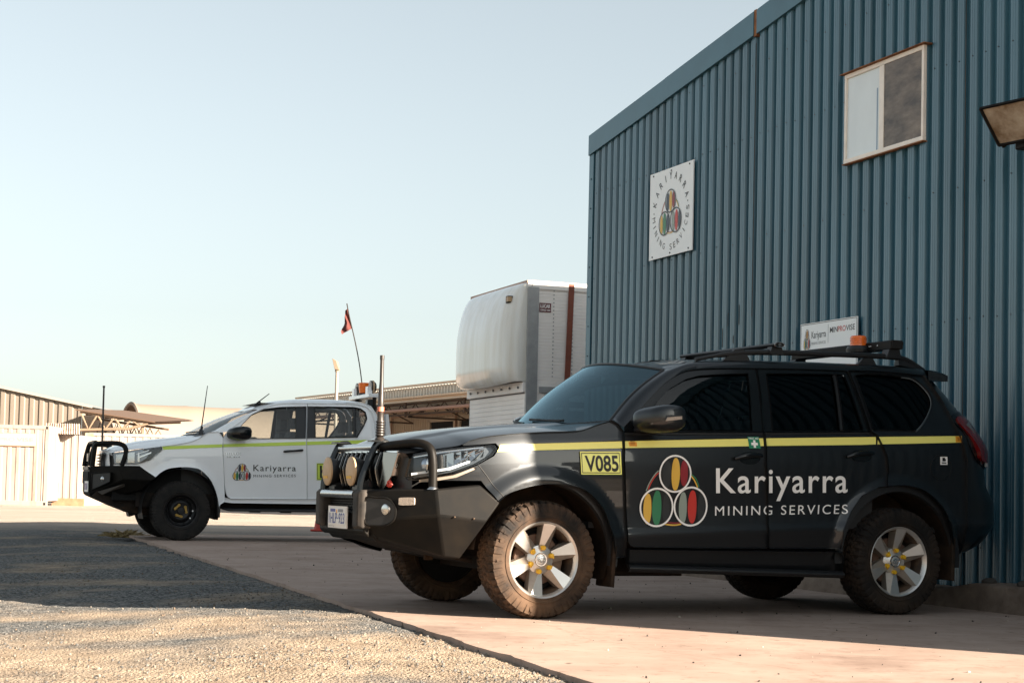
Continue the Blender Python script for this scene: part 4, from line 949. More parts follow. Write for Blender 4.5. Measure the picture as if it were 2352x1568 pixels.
fender = hoodline + [(-.545, 1.262), (-.578, 1.214), (-.566, 1.12), (-.562, 1.009), (-.583, .756), (-.597, .5), (-.60, .40)] + FARCH + [(.36, .775), (.44, .872), (.62, .868), (.86, .862), (.872, .878), (.81, .868), (.604, .910), (.463, .968), (.360, 1.027), (.322, 1.078), (.345, 1.106), (.545, 1.086)]
both('front_fender', fender, M['paint'], sp=.021)
lightp = [(.838, 1.029), (.671, 1.068), (.50, 1.088), (.350, 1.101), (.331, 1.077), (.364, 1.033), (.464, .974), (.604, .916), (.81, .874), (.868, .884)]
for sgn in (1, -1):
    L = MB(); patch(L, lightp, PS(.004), .04, (), M['lens'], 0.); fixn(L)
    hl = (L if sgn > 0 else L.mirror()).build('headlight', None, PC)
    hb = MB(); patch(hb, shrink(lightp, .004), PS(-.045), .04, (), mat('headlamp_black', (.07, .08, .09), .22, .5), 0); fixn(hb)
    k = resample(lightp, .03); hb.add([(x, pside(x, z) + o, z) for x, z in k for o in (.0, -.045)], [(2 * i, 2 * ((i + 1) % len(k)), 2 * ((i + 1) % len(k)) + 1, 2 * i + 1) for i in range(len(k))], M['trim_gloss'])
    (hb if sgn > 0 else hb.mirror()).build('housing', None, hl)
    rb_ = MB()
    for cx, cz, r in ((.735, .965, .040),):
        y = pside(cx, cz) - .035; bm = bmesh.new(); bmesh.ops.create_uvsphere(bm, u_segments=24, v_segments=14, radius=r); rb_.add([v.co + Vector((cx + .02, y + .004, cz)) for v in bm.verts], [[v.index for v in f.verts] for f in bm.faces], mat('projector_glass', (.35, .42, .50), .05, .6)); bm.free()
        rb_.tube([(cx + .02 + math.cos(a) * .012, y + math.cos(a) * .048 + .0, cz + math.sin(a) * .048) for a in np.linspace(0, 6.28, 25)[:-1]], .007, M['chrome'], 6, closed=True)
    for x0, z0, x1, z1, wd in ((.63, .965, .52, .99, .05), (.585, .955, .50, 1.03, .03), (.50, 1.01, .41, 1.045, .045), (.45, 1.005, .40, 1.07, .02), (.60, 1.02, .44, 1.065, .018)):
        q = [(x0, z0 - wd / 2), (x1, z1 - wd / 2), (x1, z1 + wd / 2), (x0, z0 + wd / 2)]
        rb_.add([(x, pside(x, z) - .018 - .022 * (i % 2), z) for i, (x, z) in enumerate(q)], [(0, 1, 2), (0, 2, 3)], M['chrome'])
    for x0, x1, z0, z1 in ((.70, .655, .93, 1.03), (.645, .60, .945, 1.045), (.59, .555, .955, 1.055), (.545, .515, .985, 1.06), (.505, .47, 1.0, 1.07)):
        q = [(x0, z0), (x1, z0 + .01), (x1, z1), (x0, z1 - .01)]; rb_.add([(x, pside(x, z) - .02 - .025 * (i in (0, 3)), z) for i, (x, z) in enumerate(q)], [(0, 1, 2), (0, 2, 3)], M['chrome'])
    patch(rb_, [(.84, .895), (.62, .935), (.50, .985), (.505, .998), (.63, .950), (.84, .910)], PS(-.008), .05, (), mat('drl_strip', (.7, .72, .74), .15, .3), .006)
    patch(rb_, [(.83, 1.012), (.66, 1.05), (.42, 1.086), (.42, 1.078), (.66, 1.042), (.83, 1.004)], PS(-.006), .05, (), M['chrome'], .006)
    (rb_ if sgn > 0 else rb_.mirror()).build('reflector', None, hl)
    gb = MB(); patch(gb, [(.80, .868), (.60, .905), (.48, .955), (.47, .945), (.59, .888), (.74, .856), (.80, .853)], PS(.006), .04, (), M['alloy_dark'], .01); fixn(gb); (gb if sgn > 0 else gb.mirror()).build('trim_strip', None, hl)
for s in (1, -1):
    b = MB(); k = [(.455, .968), (.40, .90), (.345, .825), (.30, .775)]; b.tube([(x, pside(x, z) + .0005, z) for x, z in catmull(k, 4)], .0028, M['seal'], 5); (b if s > 0 else b.mirror()).build('fender_seam', None, PC)
# hood
ZC = [(-.51, 1.292), (-.23, 1.268), (.135, 1.238), (.46, 1.198), (.71, 1.152), (.86, 1.105), (.93, 1.060), (.965, 1.02)]
def hood(u, w):
    s = 2 * u - 1; xf = .960 - .085 * abs(s) ** 2.5; xr = -.22 - .285 * s * s; x = xf + (xr - xf) * w; a = zs_(x); c = interp(ZC, x); ys = pside(x, a) - .004
    k = 1 - abs(s) ** 3.0; dome = .012 * smooth(.62, .5, abs(s)) * smooth(.02, .2, w)
    return (x, s * ys, a + max(0, c - a) * k + dome)
h = MB(); h.grid(hood, 60, 40, M['paint'], flip=True)
k = [hood(u, 0) for u in np.linspace(0, 1, 41)]; h.add([p for q in k for p in (q, (q[0] - .03, q[1], q[2] - .03))], [(2 * i, 2 * i + 1, 2 * i + 3, 2 * i + 2) for i in range(40)], M['paint']); 
hd = h.build('bonnet', None, PC)
if sum(n[0].z for n in h.n if n) < 0: print('HOOD FLIP')
# doors
beltF = [(-.582, 1.209), (-.9, 1.220), (-1.3, 1.235), (-1.664, 1.247)]; beltR = [(-1.672, 1.248), (-2.1, 1.265), (-2.553, 1.284)]
doorF = beltF + [(-1.659, 1.04), (-1.683, .777), (-1.687, .566), (-1.700, .464), (-1.2, .462), (-.655, .466), (-.622, .48), (-.606, .504), (-.590, .756), (-.569, 1.009), (-.573, 1.12)]
RARCHd = [(-2.289, .466), (-2.303, .60), (-2.375, .731), (-2.461, .832), (-2.592, .892), (-2.663, .903)]
doorR = beltR + [(-2.60, 1.262), (-2.671, 1.115), (-2.683, 1.017)] + RARCHd[::-1] + [(-1.707, .464), (-1.694, .566), (-1.690, .777), (-1.666, 1.04)]
seal = M['seal']
dF = both('front_door', doorF, M['paint'], sp=.022); dR = both('rear_door', doorR, M['paint'], sp=.022)
dtopF = catmull([(-.590, 1.245), (-.712, 1.352), (-.83, 1.457), (-.958, 1.558), (-1.113, 1.640), (-1.243, 1.670), (-1.45, 1.688), (-1.722, 1.702)], 5)
glF = [(-.770, 1.240), (-.80, 1.345), (-.87, 1.425), (-.985, 1.520), (-1.13, 1.594), (-1.24, 1.624), (-1.40, 1.642), (-1.640, 1.660), (-1.585, 1.262), (-1.2, 1.248)]
frF = [(-.584, 1.211)] + dtopF + [(-1.668, 1.249), (-1.3, 1.237), (-.9, 1.222)]
dtopR = [(-1.728, 1.702), (-2.1, 1.716), (-2.445, 1.723), (-2.486, 1.719)]
glR = [(-1.795, 1.668), (-2.1, 1.682), (-2.352, 1.690), (-2.306, 1.290), (-1.75, 1.268)]; glQ = [(-2.378, 1.691), (-2.448, 1.694), (-2.505, 1.300), (-2.333, 1.291)]
frR = [(-1.675, 1.250)] + dtopR + [(-2.551, 1.288), (-2.1, 1.267)]
for i, s in enumerate((1, -1)):
    for nm, fr_, gs, d in (('window_frame', frF, [(glF, 'glass_mid')], dF[i]), ('window_frame', frR, [(glR, 'glass_dark'), (glQ, 'glass_dark')], dR[i])):
        b = MB(); patch(b, fr_, PS(-.002), .035, [g for g, _ in gs], M['trim_gloss'], .012); fixn(b); f_ = (b if s > 0 else b.mirror()).build(nm, None, d)
        for g, mm_ in gs:
            b = MB(); patch(b, shrink(g, -.004), PS(-.010), .05, (), M[mm_], 0.); fixn(b); (b if s > 0 else b.mirror()).build('window_glass', None, d)
        b = MB(); k = [(x, z - .006) for x, z in (beltF if fr_ is frF else beltR)]; b.tube([(x, pside(x, z) + .002, z) for x, z in k], .008, M['trim'], 6); (b if s > 0 else b.mirror()).build('belt_moulding', None, d)
    b = MB(); patch(b, [(-2.350, 1.692), (-2.380, 1.692), (-2.335, 1.289), (-2.305, 1.288)], PS(.002), .05, (), M['trim'], .01); fixn(b); (b if s > 0 else b.mirror()).build('window_bar', None, dR[i])
# quarter panel, rear shell
RARCH = catmull([(-2.668, .903), (-2.825, .910), (-3.004, .87), (-3.165, .745), (-3.246, .574), (-3.292, .44)], 4)
qg = catmull([(-2.535, 1.692), (-2.685, 1.708), (-2.95, 1.702), (-3.05, 1.690), (-3.125, 1.635), (-3.168, 1.565), (-3.150, 1.49), (-3.06, 1.385), (-2.975, 1.315), (-2.92, 1.308), (-2.586, 1.303)], 3, closed=False)
qtop = [(-2.494, 1.722), (-2.7, 1.730), (-2.95, 1.727), (-3.10, 1.72)]
quarter = [(-2.561, 1.288), (-2.608, 1.262), (-2.677, 1.115), (-2.690, 1.017)] + RARCH + [(-3.31, .43), (-3.40, .43), (-3.415, .7), (-3.415, 1.10), (-3.36, 1.30), (-3.27, 1.55), (-3.17, 1.72)] + qtop[::-1]
for s in (1, -1):
    b = MB(); patch(b, quarter, PS(), .025, [qg], M['paint'], .02); fixn(b); q_ = (b if s > 0 else b.mirror()).build('quarter_panel', None, PC)
    b = MB(); patch(b, shrink(qg, -.004), PS(-.008), .05, (), M['glass_dark'], 0.); fixn(b); (b if s > 0 else b.mirror()).build('quarter_glass', None, q_)
    b = MB(); k = [(x, z) for x, z in qg if x < -2.93]; b.tube([(x - .003, pside(x, z) + .001, z) for x, z in k], .006, mat('grey_glass_edge', (.10, .12, .13), .3), 6); (b if s > 0 else b.mirror()).build('glass_edge', None, PC)
b = MB(); fo = disc((-3.165, 1.055), .098, .088, 28); patch(b, [(p[0], p[1]) for p in fo], PS(.0015), .05, (), M['paint'], .004); fixn(b)
b.tube([(x, pside(x, z) + .0005, z) for x, z in fo], .0022, M['seal'], 5, closed=True); b.build('fuel_flap', None, PC)
XS = [(.42, -3.41), (1.10, -3.412), (1.30, -3.357), (1.55, -3.267), (1.72, -3.167), (1.79, -3.1)]
def rear_pt(phi, z, off=0.):
    L_ = PX0 - interp(XR, z); yb = interp(PK, z + .04 * (PX0 - .45 + 1.2)); c, s = max(0, math.sin(phi)), math.cos(phi)
    x = PX0 - L_ * c ** (2 / PN); y = yb * math.copysign(abs(s) ** (2 / PN), s)
    nx_, ny_ = -c ** (2 - 2 / PN) / L_, math.copysign(abs(s) ** (2 - 2 / PN), s) / yb; l_ = math.hypot(nx_, ny_); return (x + nx_ / l_ * off, y + ny_ / l_ * off, z)
def rear(u, w):
    z = .42 + 1.36 * w; L_ = PX0 - interp(XR, z); pa = math.asin(min(.99, ((PX0 - interp(XS, z)) / L_) ** (PN / 2))); ph = pa + (math.pi - 2 * pa) * u
    return rear_pt(ph, z)
b = MB(); b.grid(rear, 72, 56, M['paint']); fl = sum(n[0].x for n in b.n if n)
if fl > 0:
    b = MB(); b.grid(rear, 72, 56, M['paint'], flip=True)
b.build('tailgate', None, PC)
for s in (1, -1):
    b = MB(); tl = catmull([(.42, 1.405), (.62, 1.445), (1.10, 1.43), (1.18, 1.34), (1.18, 1.12), (.90, 1.095), (.60, 1.115), (.54, 1.20), (.50, 1.30)], 4, closed=True)
    patch(b, tl, lambda a, z: rear_pt(a, z, .022 + .02 * math.exp(-((z - 1.17) / .1) ** 2)), .05, (), M['redlens'], .03)
    if sum(n[0].y for n in b.n if n) < 0: b.n = [None if n is None else [-q for q in n[::-1]] for n in b.n]; b.f = [f[::-1] if b.n[i] is not None else f for i, f in enumerate(b.f)]
    tl_ = (b if s > 0 else b.mirror()).build('tail_light', None, PC)
    b = MB(); patch(b, catmull([(.36, 1.42), (.66, 1.47), (1.0, 1.45), (1.0, 1.08), (.62, 1.09), (.46, 1.2), (.44, 1.32)], 4, closed=True), lambda a, z: rear_pt(a, z, .010), .05, (), M['trim_gloss'], .01)
    patch(b, [(.54, 1.38), (.66, 1.40), (.64, 1.31)], lambda a, z: rear_pt(a, z, .027), .04, (), mat('tail_clear', (.16, .18, .19), .1), .01)
    patch(b, [(.72, 1.072), (1.18, 1.072), (1.18, 1.10), (.74, 1.10)], lambda a, z: rear_pt(a, z, .040), .04, (), mat('tail_white', (.25, .27, .28), .12), .02); (b if s > 0 else b.mirror()).build('reverse_lens', None, tl_)
b = MB(); b.grid(lambda u, w: rear_pt(.62 + (math.pi - 1.24) * u, .47 + .10 * w, .006 * math.sin(math.pi * w) + .002), 40, 5, M['trim']); b.build('rear_bumper', None, PC)
# spoiler
b = MB(); sp_ = []
b.grid(lambda u, w: (-3.24 - (.22 - .06 * (2 * u - 1) ** 2) * w, (2 * u - 1) * (.66 + .02 * w), 1.787 - .014 * (2 * u - 1) ** 2 - .035 * w * w), 24, 6, M['paint'], flip=True)
b.grid(lambda u, w: (-3.24 - (.22 - .06 * (2 * u - 1) ** 2) * w, (2 * u - 1) * (.66 + .02 * w), 1.735 - .014 * (2 * u - 1) ** 2 - .025 * w * w), 24, 4, M['paint'])
for s in (0, 1): b.hull([(-3.24, (2 * s - 1) * .655, 1.77), (-3.24, (2 * s - 1) * .655, 1.70), (-3.40, (2 * s - 1) * .68, 1.738), (-3.40, (2 * s - 1) * .68, 1.695), (-3.26, (2 * s - 1) * .64, 1.77), (-3.39, (2 * s - 1) * .66, 1.735)], M['paint'])
b.hull([(-3.46, y, z) for y in (-.4, .4) for z in (1.752, 1.71)] + [(-3.44, y, z) for y in (-.4, .4) for z in (1.752, 1.71)], M['paint']); b.build('spoiler', None, PC)
# roof, cant rails, windscreen, pillars
RE = [(-1.02, 1.660), (-1.24, 1.728), (-1.45, 1.748), (-2.0, 1.772), (-2.63, 1.787), (-2.93, 1.793), (-3.22, 1.792), (-3.30, 1.782)]
re_y = lambda x: interp([(-3.35, .575), (-2.9, .61), (-1.3, .615), (-1.0, .62)][::1], x)
def roof(u, w):
    s = 2 * u - 1; xf = -1.02 + .215 * (1 - s * s); x = xf + (-3.28 - xf) * w; y = s * re_y(x)
    zf = 1.660 + .062 * (1 - s * s); e = interp(RE[::-1], x) + .036 * (1 - s * s); return (x, y, max(e if x < -1.24 else zf + (interp(RE[::-1], -1.24) + .036 * (1 - s * s) - zf) * smooth(xf, -1.35, x), 0))
b = MB(); b.grid(roof, 40, 50, M['paint'], flip=True); b.build('roof', None, PC)
def screen(u, w, o=0.):
    s = 2 * u - 1; k = 1 - s * s; a = Vector((-.545 + .265 * k, .742 * s, 1.287 - .032 * k)); c = Vector((-1.02 + .215 * k, .62 * s, 1.660 + .062 * k)); p = a.lerp(c, w); p.z += .022 * math.sin(math.pi * w) - o; p.x += .022 * math.sin(math.pi * w) - o * .8; return p
b = MB(); b.grid(screen, 40, 20, M['glass_screen'], flip=True); ws = b.build('windscreen', None, PC)
b = MB()
for pts in ([screen(u, .0) for u in np.linspace(0, 1, 25)], [screen(u, 1.) for u in np.linspace(0, 1, 25)], [screen(0, u) for u in np.linspace(0, 1, 12)], [screen(1, u) for u in np.linspace(0, 1, 12)]): b.tube(pts, .010, M['trim'], 6)
b.build('screen_seal', None, ws)
b = MB(); b.box(screen(.5, .93) + Vector((-.06, 0, -.02)), (.10, .13, .05), M['trim']); b.hull([(-.93, -.13, 1.60), (-.93, .13, 1.60), (-.93, -.13, 1.66), (-.93, .13, 1.66), (-.90, 0, 1.63)], M['trim']); b.build('rear_view_mirror', None, ws)
b = MB()                                            # wipers and cowl
b.grid(lambda u, w: Vector(hood(u, 1)).lerp(screen(u, .02), w) + Vector((0, 0, -.012 * math.sin(math.pi * w))), 30, 4, M['trim'], flip=True)
for s0, s1 in ((.78, .50), (.46, .16)):
    pts = [screen(s0 + (s1 - s0) * t, .035 + .05 * t) + Vector((.012, 0, .012)) for t in np.linspace(0, 1, 12)]; b.tube(pts, .009, M['seal'], 6); pts = [screen(s0 + (s1 - s0) * t * .6, .01 + .05 * t) + Vector((.03, 0, .018)) for t in np.linspace(0, 1, 8)]; b.tube(pts, .007, M['seal'], 6)
b.build('wipers', None, PC)
def lerp_curve(P, t):
    P = [Vector(p) for p in P]; d = [0]
    for i in range(1, len(P)): d.append(d[-1] + (P[i] - P[i - 1]).length)
    x = t * d[-1]
    for i in range(1, len(P)):
        if x <= d[i] + 1e-9: return P[i - 1].lerp(P[i], (x - d[i - 1]) / max(1e-9, d[i] - d[i - 1]))
    return P[-1]
inner = [screen(1, w) for w in np.linspace(0, 1, 9)] + [Vector((x, re_y(x), interp(RE[::-1], x))) for x in np.linspace(-1.10, -1.243, 4)]
outer = [(-.560, pside(-.56, 1.262), 1.262)] + [(x, pside(x, z) + .001, z) for x, z in dtopF if x > -1.25]
def pillar(u, w):
    p, q = lerp_curve(inner, u), lerp_curve(outer, u); m_ = p.lerp(q, w); bulge = math.sin(math.pi * w) * .018; m_.y += bulge; m_.z += bulge * .8; m_.x += bulge * .4; return m_
RX = [-1.243, -1.5, -1.722, -2.1, -2.445, -2.7, -2.95, -3.10, -3.20]
DT = [(-3.24, 1.70), (-3.10, 1.722), (-2.95, 1.729), (-2.7, 1.732), (-2.445, 1.725), (-2.1, 1.718), (-1.722, 1.704), (-1.45, 1.690), (-1.243, 1.672)]
def cant(u, w):
    x = -1.243 + (-3.22 + 1.243) * u; p = Vector((x, re_y(x), interp(RE[::-1], x))); zt = interp(DT, x); q = Vector((x, pside(x, zt) + .001, zt)); m_ = p.lerp(q, w); k = math.sin(math.pi * w) * .012; m_.y += k; m_.z += k; return m_
for s in (1, -1):
    b = MB(); b.grid(pillar, 40, 6, M['paint']); 
    if sum(n[0].y for n in b.n if n) < 0: b = MB(); b.grid(pillar, 40, 6, M['paint'], flip=True)
    (b if s > 0 else b.mirror()).build('windscreen_pillar', None, PC)
    b = MB(); b.grid(cant, 40, 6, M['paint'])
    if sum(n[0].y for n in b.n if n) < 0: b = MB(); b.grid(cant, 40, 6, M['paint'], flip=True)
    (b if s > 0 else b.mirror()).build('roof_side', None, PC)
    b = MB(); rk = [(-.612, .455), (-1.2, .452), (-2.295, .452), (-2.315, .40), (-2.335, .275), (-1.7, .285), (-1.1, .302), (-.65, .312), (-.618, .36)]
    patch(b, rk, PS(-.006), .05, (), M['paint'], .05); fixn(b)
    b.grid(lambda u, w: (-.62 - 1.70 * u, .90 - .05 * math.cos(math.pi * w) * 0 + .03 * math.sin(math.pi * w), .325 - .012 * (u) + .05 * (w - .5) - .03 * u), 24, 6, M['trim']); (b if s > 0 else b.mirror()).build('sill', None, PC)
# inner shell that keeps the daylight out of the cabin, arches, underbody
b = MB(); b.box((-1.95, 0, .40), (2.7, 1.40, .24), M['dusty_black']); b.box((0, 0, .45), (1.2, .8, .14), M['dusty_black']); b.box((.35, 0, .80), (.9, .9, .34), M['dark_hole']); b.box((-2.8, 0, .33), (.14, 1.5, .14), M['dusty_black']); b.box((0, 0, .33), (.12, 1.5, .12), M['dusty_black'])
b.hull([(-3.3, -.6, .35), (-3.3, .6, .35), (-2.4, .6, .30), (-2.4, -.6, .30), (-3.55, .7, .5), (-3.55, -.7, .5), (-2.4, .7, .5), (-2.4, -.7, .5)], M['dusty_black'])
b.box((-1.0, .30, .30), (.55, .35, .10), M['dusty_black']); b.tube([(-.3, -.3, .30), (-1.6, -.3, .28), (-2.6, -.3, .34), (-3.5, -.45, .40)], .04, M['liner'], 8); b.tube([(0, .55, .33), (0, .78, .37)], .06, M['dusty_black'], 8)
for s in (1, -1):
    b.box((-.85, s * .62, .34), (.5, .16, .10), M['dusty_black']); b.box((-2.0, s * .55, .34), (.5, .2, .1), M['dusty_black'])
b.build('underbody', None, PC)
for cx, sg in ((0., 1), (-2.80, 1)):
    for s in (1, -1):
        b = MB(); pr = [(.475, s * .88), (.50, s * .5), (.0, s * .5)]
        b.lathe(pr, (cx, 0, .385 + .005), 'y', M['liner'], 40, a0=.10 if sg and cx == 0 else -.2, a1=math.pi + .3)
        b.lathe([(.475, s * .88), (.485, s * .900), (.545, s * .896)], (cx, 0, .387), 'y', M['trim'], 40, a0=.72 if cx == 0 else -.05, a1=math.pi + .1); b.build('wheel_arch_liner', None, PC, sharp=60)
for s in (1, -1):
    b = MB(); b.hull([(-.50, s * .72, .50), (-.50, s * .925, .50), (-.475, s * .72, .205), (-.475, s * .935, .205), (-.52, s * .72, .50), (-.525, s * .925, .50), (-.50, s * .72, .20), (-.505, s * .935, .20)]); b.build('mud_flap', M['liner'], PC, bevel=.006)
    b = MB(); b.hull([(-3.27, s * .70, .56), (-3.27, s * .91, .56), (-3.25, s * .70, .245), (-3.25, s * .925, .245), (-3.30, s * .70, .56), (-3.30, s * .91, .56), (-3.28, s * .70, .24), (-3.28, s * .925, .24)]); b.build('mud_flap', M['liner'], PC, bevel=.006)
b = MB(); b.box((-.45, 0, 1.08), (.38, 1.36, .24), M['interior']); b.hull([(-.35, -.66, 1.20), (-.35, .66, 1.20), (-.75, -.66, 1.22), (-.75, .66, 1.22), (-.7, -.66, 1.0), (-.7, .66, 1.0)], M['interior'])
for y in (.36, -.36):
    b.hull([(-1.05, y - .24, .85), (-1.05, y + .24, .85), (-1.50, y - .24, .80), (-1.50, y + .24, .80), (-1.05, y - .22, .70), (-1.5, y + .22, .62), (-1.05, y + .22, .70), (-1.5, y - .22, .62)], M['interior'])
    b.hull([(-1.50, y - .22, .80), (-1.50, y + .22, .80), (-1.62, y - .22, .80), (-1.62, y + .22, .80), (-1.72, y - .17, 1.35), (-1.72, y + .17, 1.35), (-1.80, y - .17, 1.35), (-1.80, y + .17, 1.35)], M['interior'])
    b.hull([(-1.72, y - .12, 1.38), (-1.72, y + .12, 1.38), (-1.80, y - .12, 1.38), (-1.80, y + .12, 1.38), (-1.74, y - .11, 1.56), (-1.74, y + .11, 1.56), (-1.81, y + .11, 1.56), (-1.81, y - .11, 1.56)], M['interior'])
b.tube([(-.95 + .05 * math.sin(a), -.36 + .19 * math.cos(a), 1.13 + .18 * math.sin(a)) for a in np.linspace(0, 6.28, 30)[:-1]], .016, M['trim'], 8, closed=True)
b.hull([(-2.5, -.65, .6), (-2.5, .65, .6), (-2.7, -.65, 1.35), (-2.7, .65, 1.35), (-2.6, -.65, .6), (-2.6, .65, .6), (-2.8, .6, 1.35), (-2.8, -.6, 1.35)], M['interior'])
b.box((-1.9, 0, .6), (3., 1.5, .04), M['interior']); b.build('interior', None, PC)
b = MB()
for s in (1, -1): b.grid(lambda u, w: (-.64 - 2.0 * u, s * .80, .60 + .60 * w), 6, 4, M['interior'])
b.build('door_lining', None, PC)
# front fascia and grille
def fascia(y, z, o=0.): return (.955 - .115 * (abs(y) / .68) ** 2.4 - .10 * max(0, z - .95) + o, y, z)
b = MB(); b.grid(lambda u, w: fascia(-.70 + 1.40 * u, .70 + .345 * w), 40, 10, M['trim'], flip=False); b.build('front_fascia', None, PC)
b = MB()
for i in range(-5, 6):
    y = i * .088; pts = [fascia(y, z, .065 - .03 * abs(z - .93) / .12) for z in np.linspace(.81, 1.04, 8)]
    b.tube(pts, .014, M['trim_gloss'], 8); b.tube([(p[0] + .012, p[1] + .008, p[2]) for p in pts], .0045, M['smoked_chrome'], 6)
    b.hull([fascia(y + d, z, o) for d in (-.012, .012) for z in (1.012, 1.035) for o in (.035, .05)], M['smoked_chrome'])
for s in (1, -1):
    b.hull([fascia(s * y, z, o) for y, z in ((.475, 1.043), (.622, 1.035), (.58, .89), (.50, .80), (.455, .80)) for o in (.0, .05)], M['smoked_chrome'])
b.hull([fascia(y, z, o) for y in (-.6, -.3, 0, .3, .6) for z in (1.035, 1.05) for o in (.0, .04)], M['chrome']); b.build('grille', None, PC, bevel=.004)
# bull bar
b = MB()
for s in (1, -1):
    q = lambda x, y, z: (x, s * y, z)
    V = [q(1.055, .45, .80), q(.73, .855, .812), q(.455, .915, .845), q(.325, .945, .735), q(1.06, .45, .60), q(.715, .875, .645), q(.415, .950, .618), q(1.0, .44, .505), q(.635, .78, .385), q(.535, .81, .376), q(.86, .40, .80), q(.44, .72, .845), q(.62, .70, .812), q(.90, .40, .45), q(.55, .60, .36), q(.40, .80, .62), q(.32, .85, .735)]
    F = [(0, 4, 5, 1), (1, 5, 6, 3, 2), (4, 7, 8, 5), (5, 8, 9, 6), (0, 1, 12, 10), (1, 2, 11, 12), (7, 13, 14, 8), (8, 14, 9), (2, 3, 16, 11), (3, 6, 15, 16), (6, 9, 14, 15)]
    b.add(V, F if s > 0 else [f[::-1] for f in F], M['steel_black'])
b.hull([(1.06, y, z) for y in (-.46, .46) for z in (.52, .655)] + [(1.02, y, z) for y in (-.46, .46) for z in (.49, .655)], M['steel_black']); b.hull([(1.0, y, z) for y in (-.46, .46) for z in (.50, .79)] + [(.96, y, z) for y in (-.46, .46) for z in (.46, .79)], M['steel_black'])
bb = b.build('bull_bar', None, PC, weld=True, bevel=.012, sharp=20)
b = MB(); b.hull([(1.00, -.44, .50), (1.00, .44, .50), (.62, -.52, .395), (.62, .52, .395), (.30, -.46, .33), (.30, .46, .33), (.30, -.46, .36), (.30, .46, .36), (.97, -.44, .53), (.97, .44, .53)], M['dusty_black']); b.box((.55, .30, .37), (.06, .03, .05), M['liner'])
b.build('skid_plate', None, bb, bevel=.006)
b = MB(); b.tube([(1.075, y, .765) for y in (-.33, .33)], .028, M['satin_steel'], 16); b.build('centre_tube', None, bb)
b = MB(); b.box((1.012, 0, .70), (.01, .76, .11), M['dark_hole'])
for j in range(6):
    for i in range(22):
        y = -.33 + i * .031 + (.0155 if j % 2 else 0); z = .657 + j * .0165
        b.box((1.024, y, z), (.012, .020, .004), M['trim']); b.box((1.024, y + .0155, z + .008), (.012, .004, .013), M['trim'])
b.build('mesh_panel', None, bb)
bufm = mat('dusty_buffer', (.022, .021, .020), .75, 0, .3, col2=(.075, .062, .052), vscale=6)
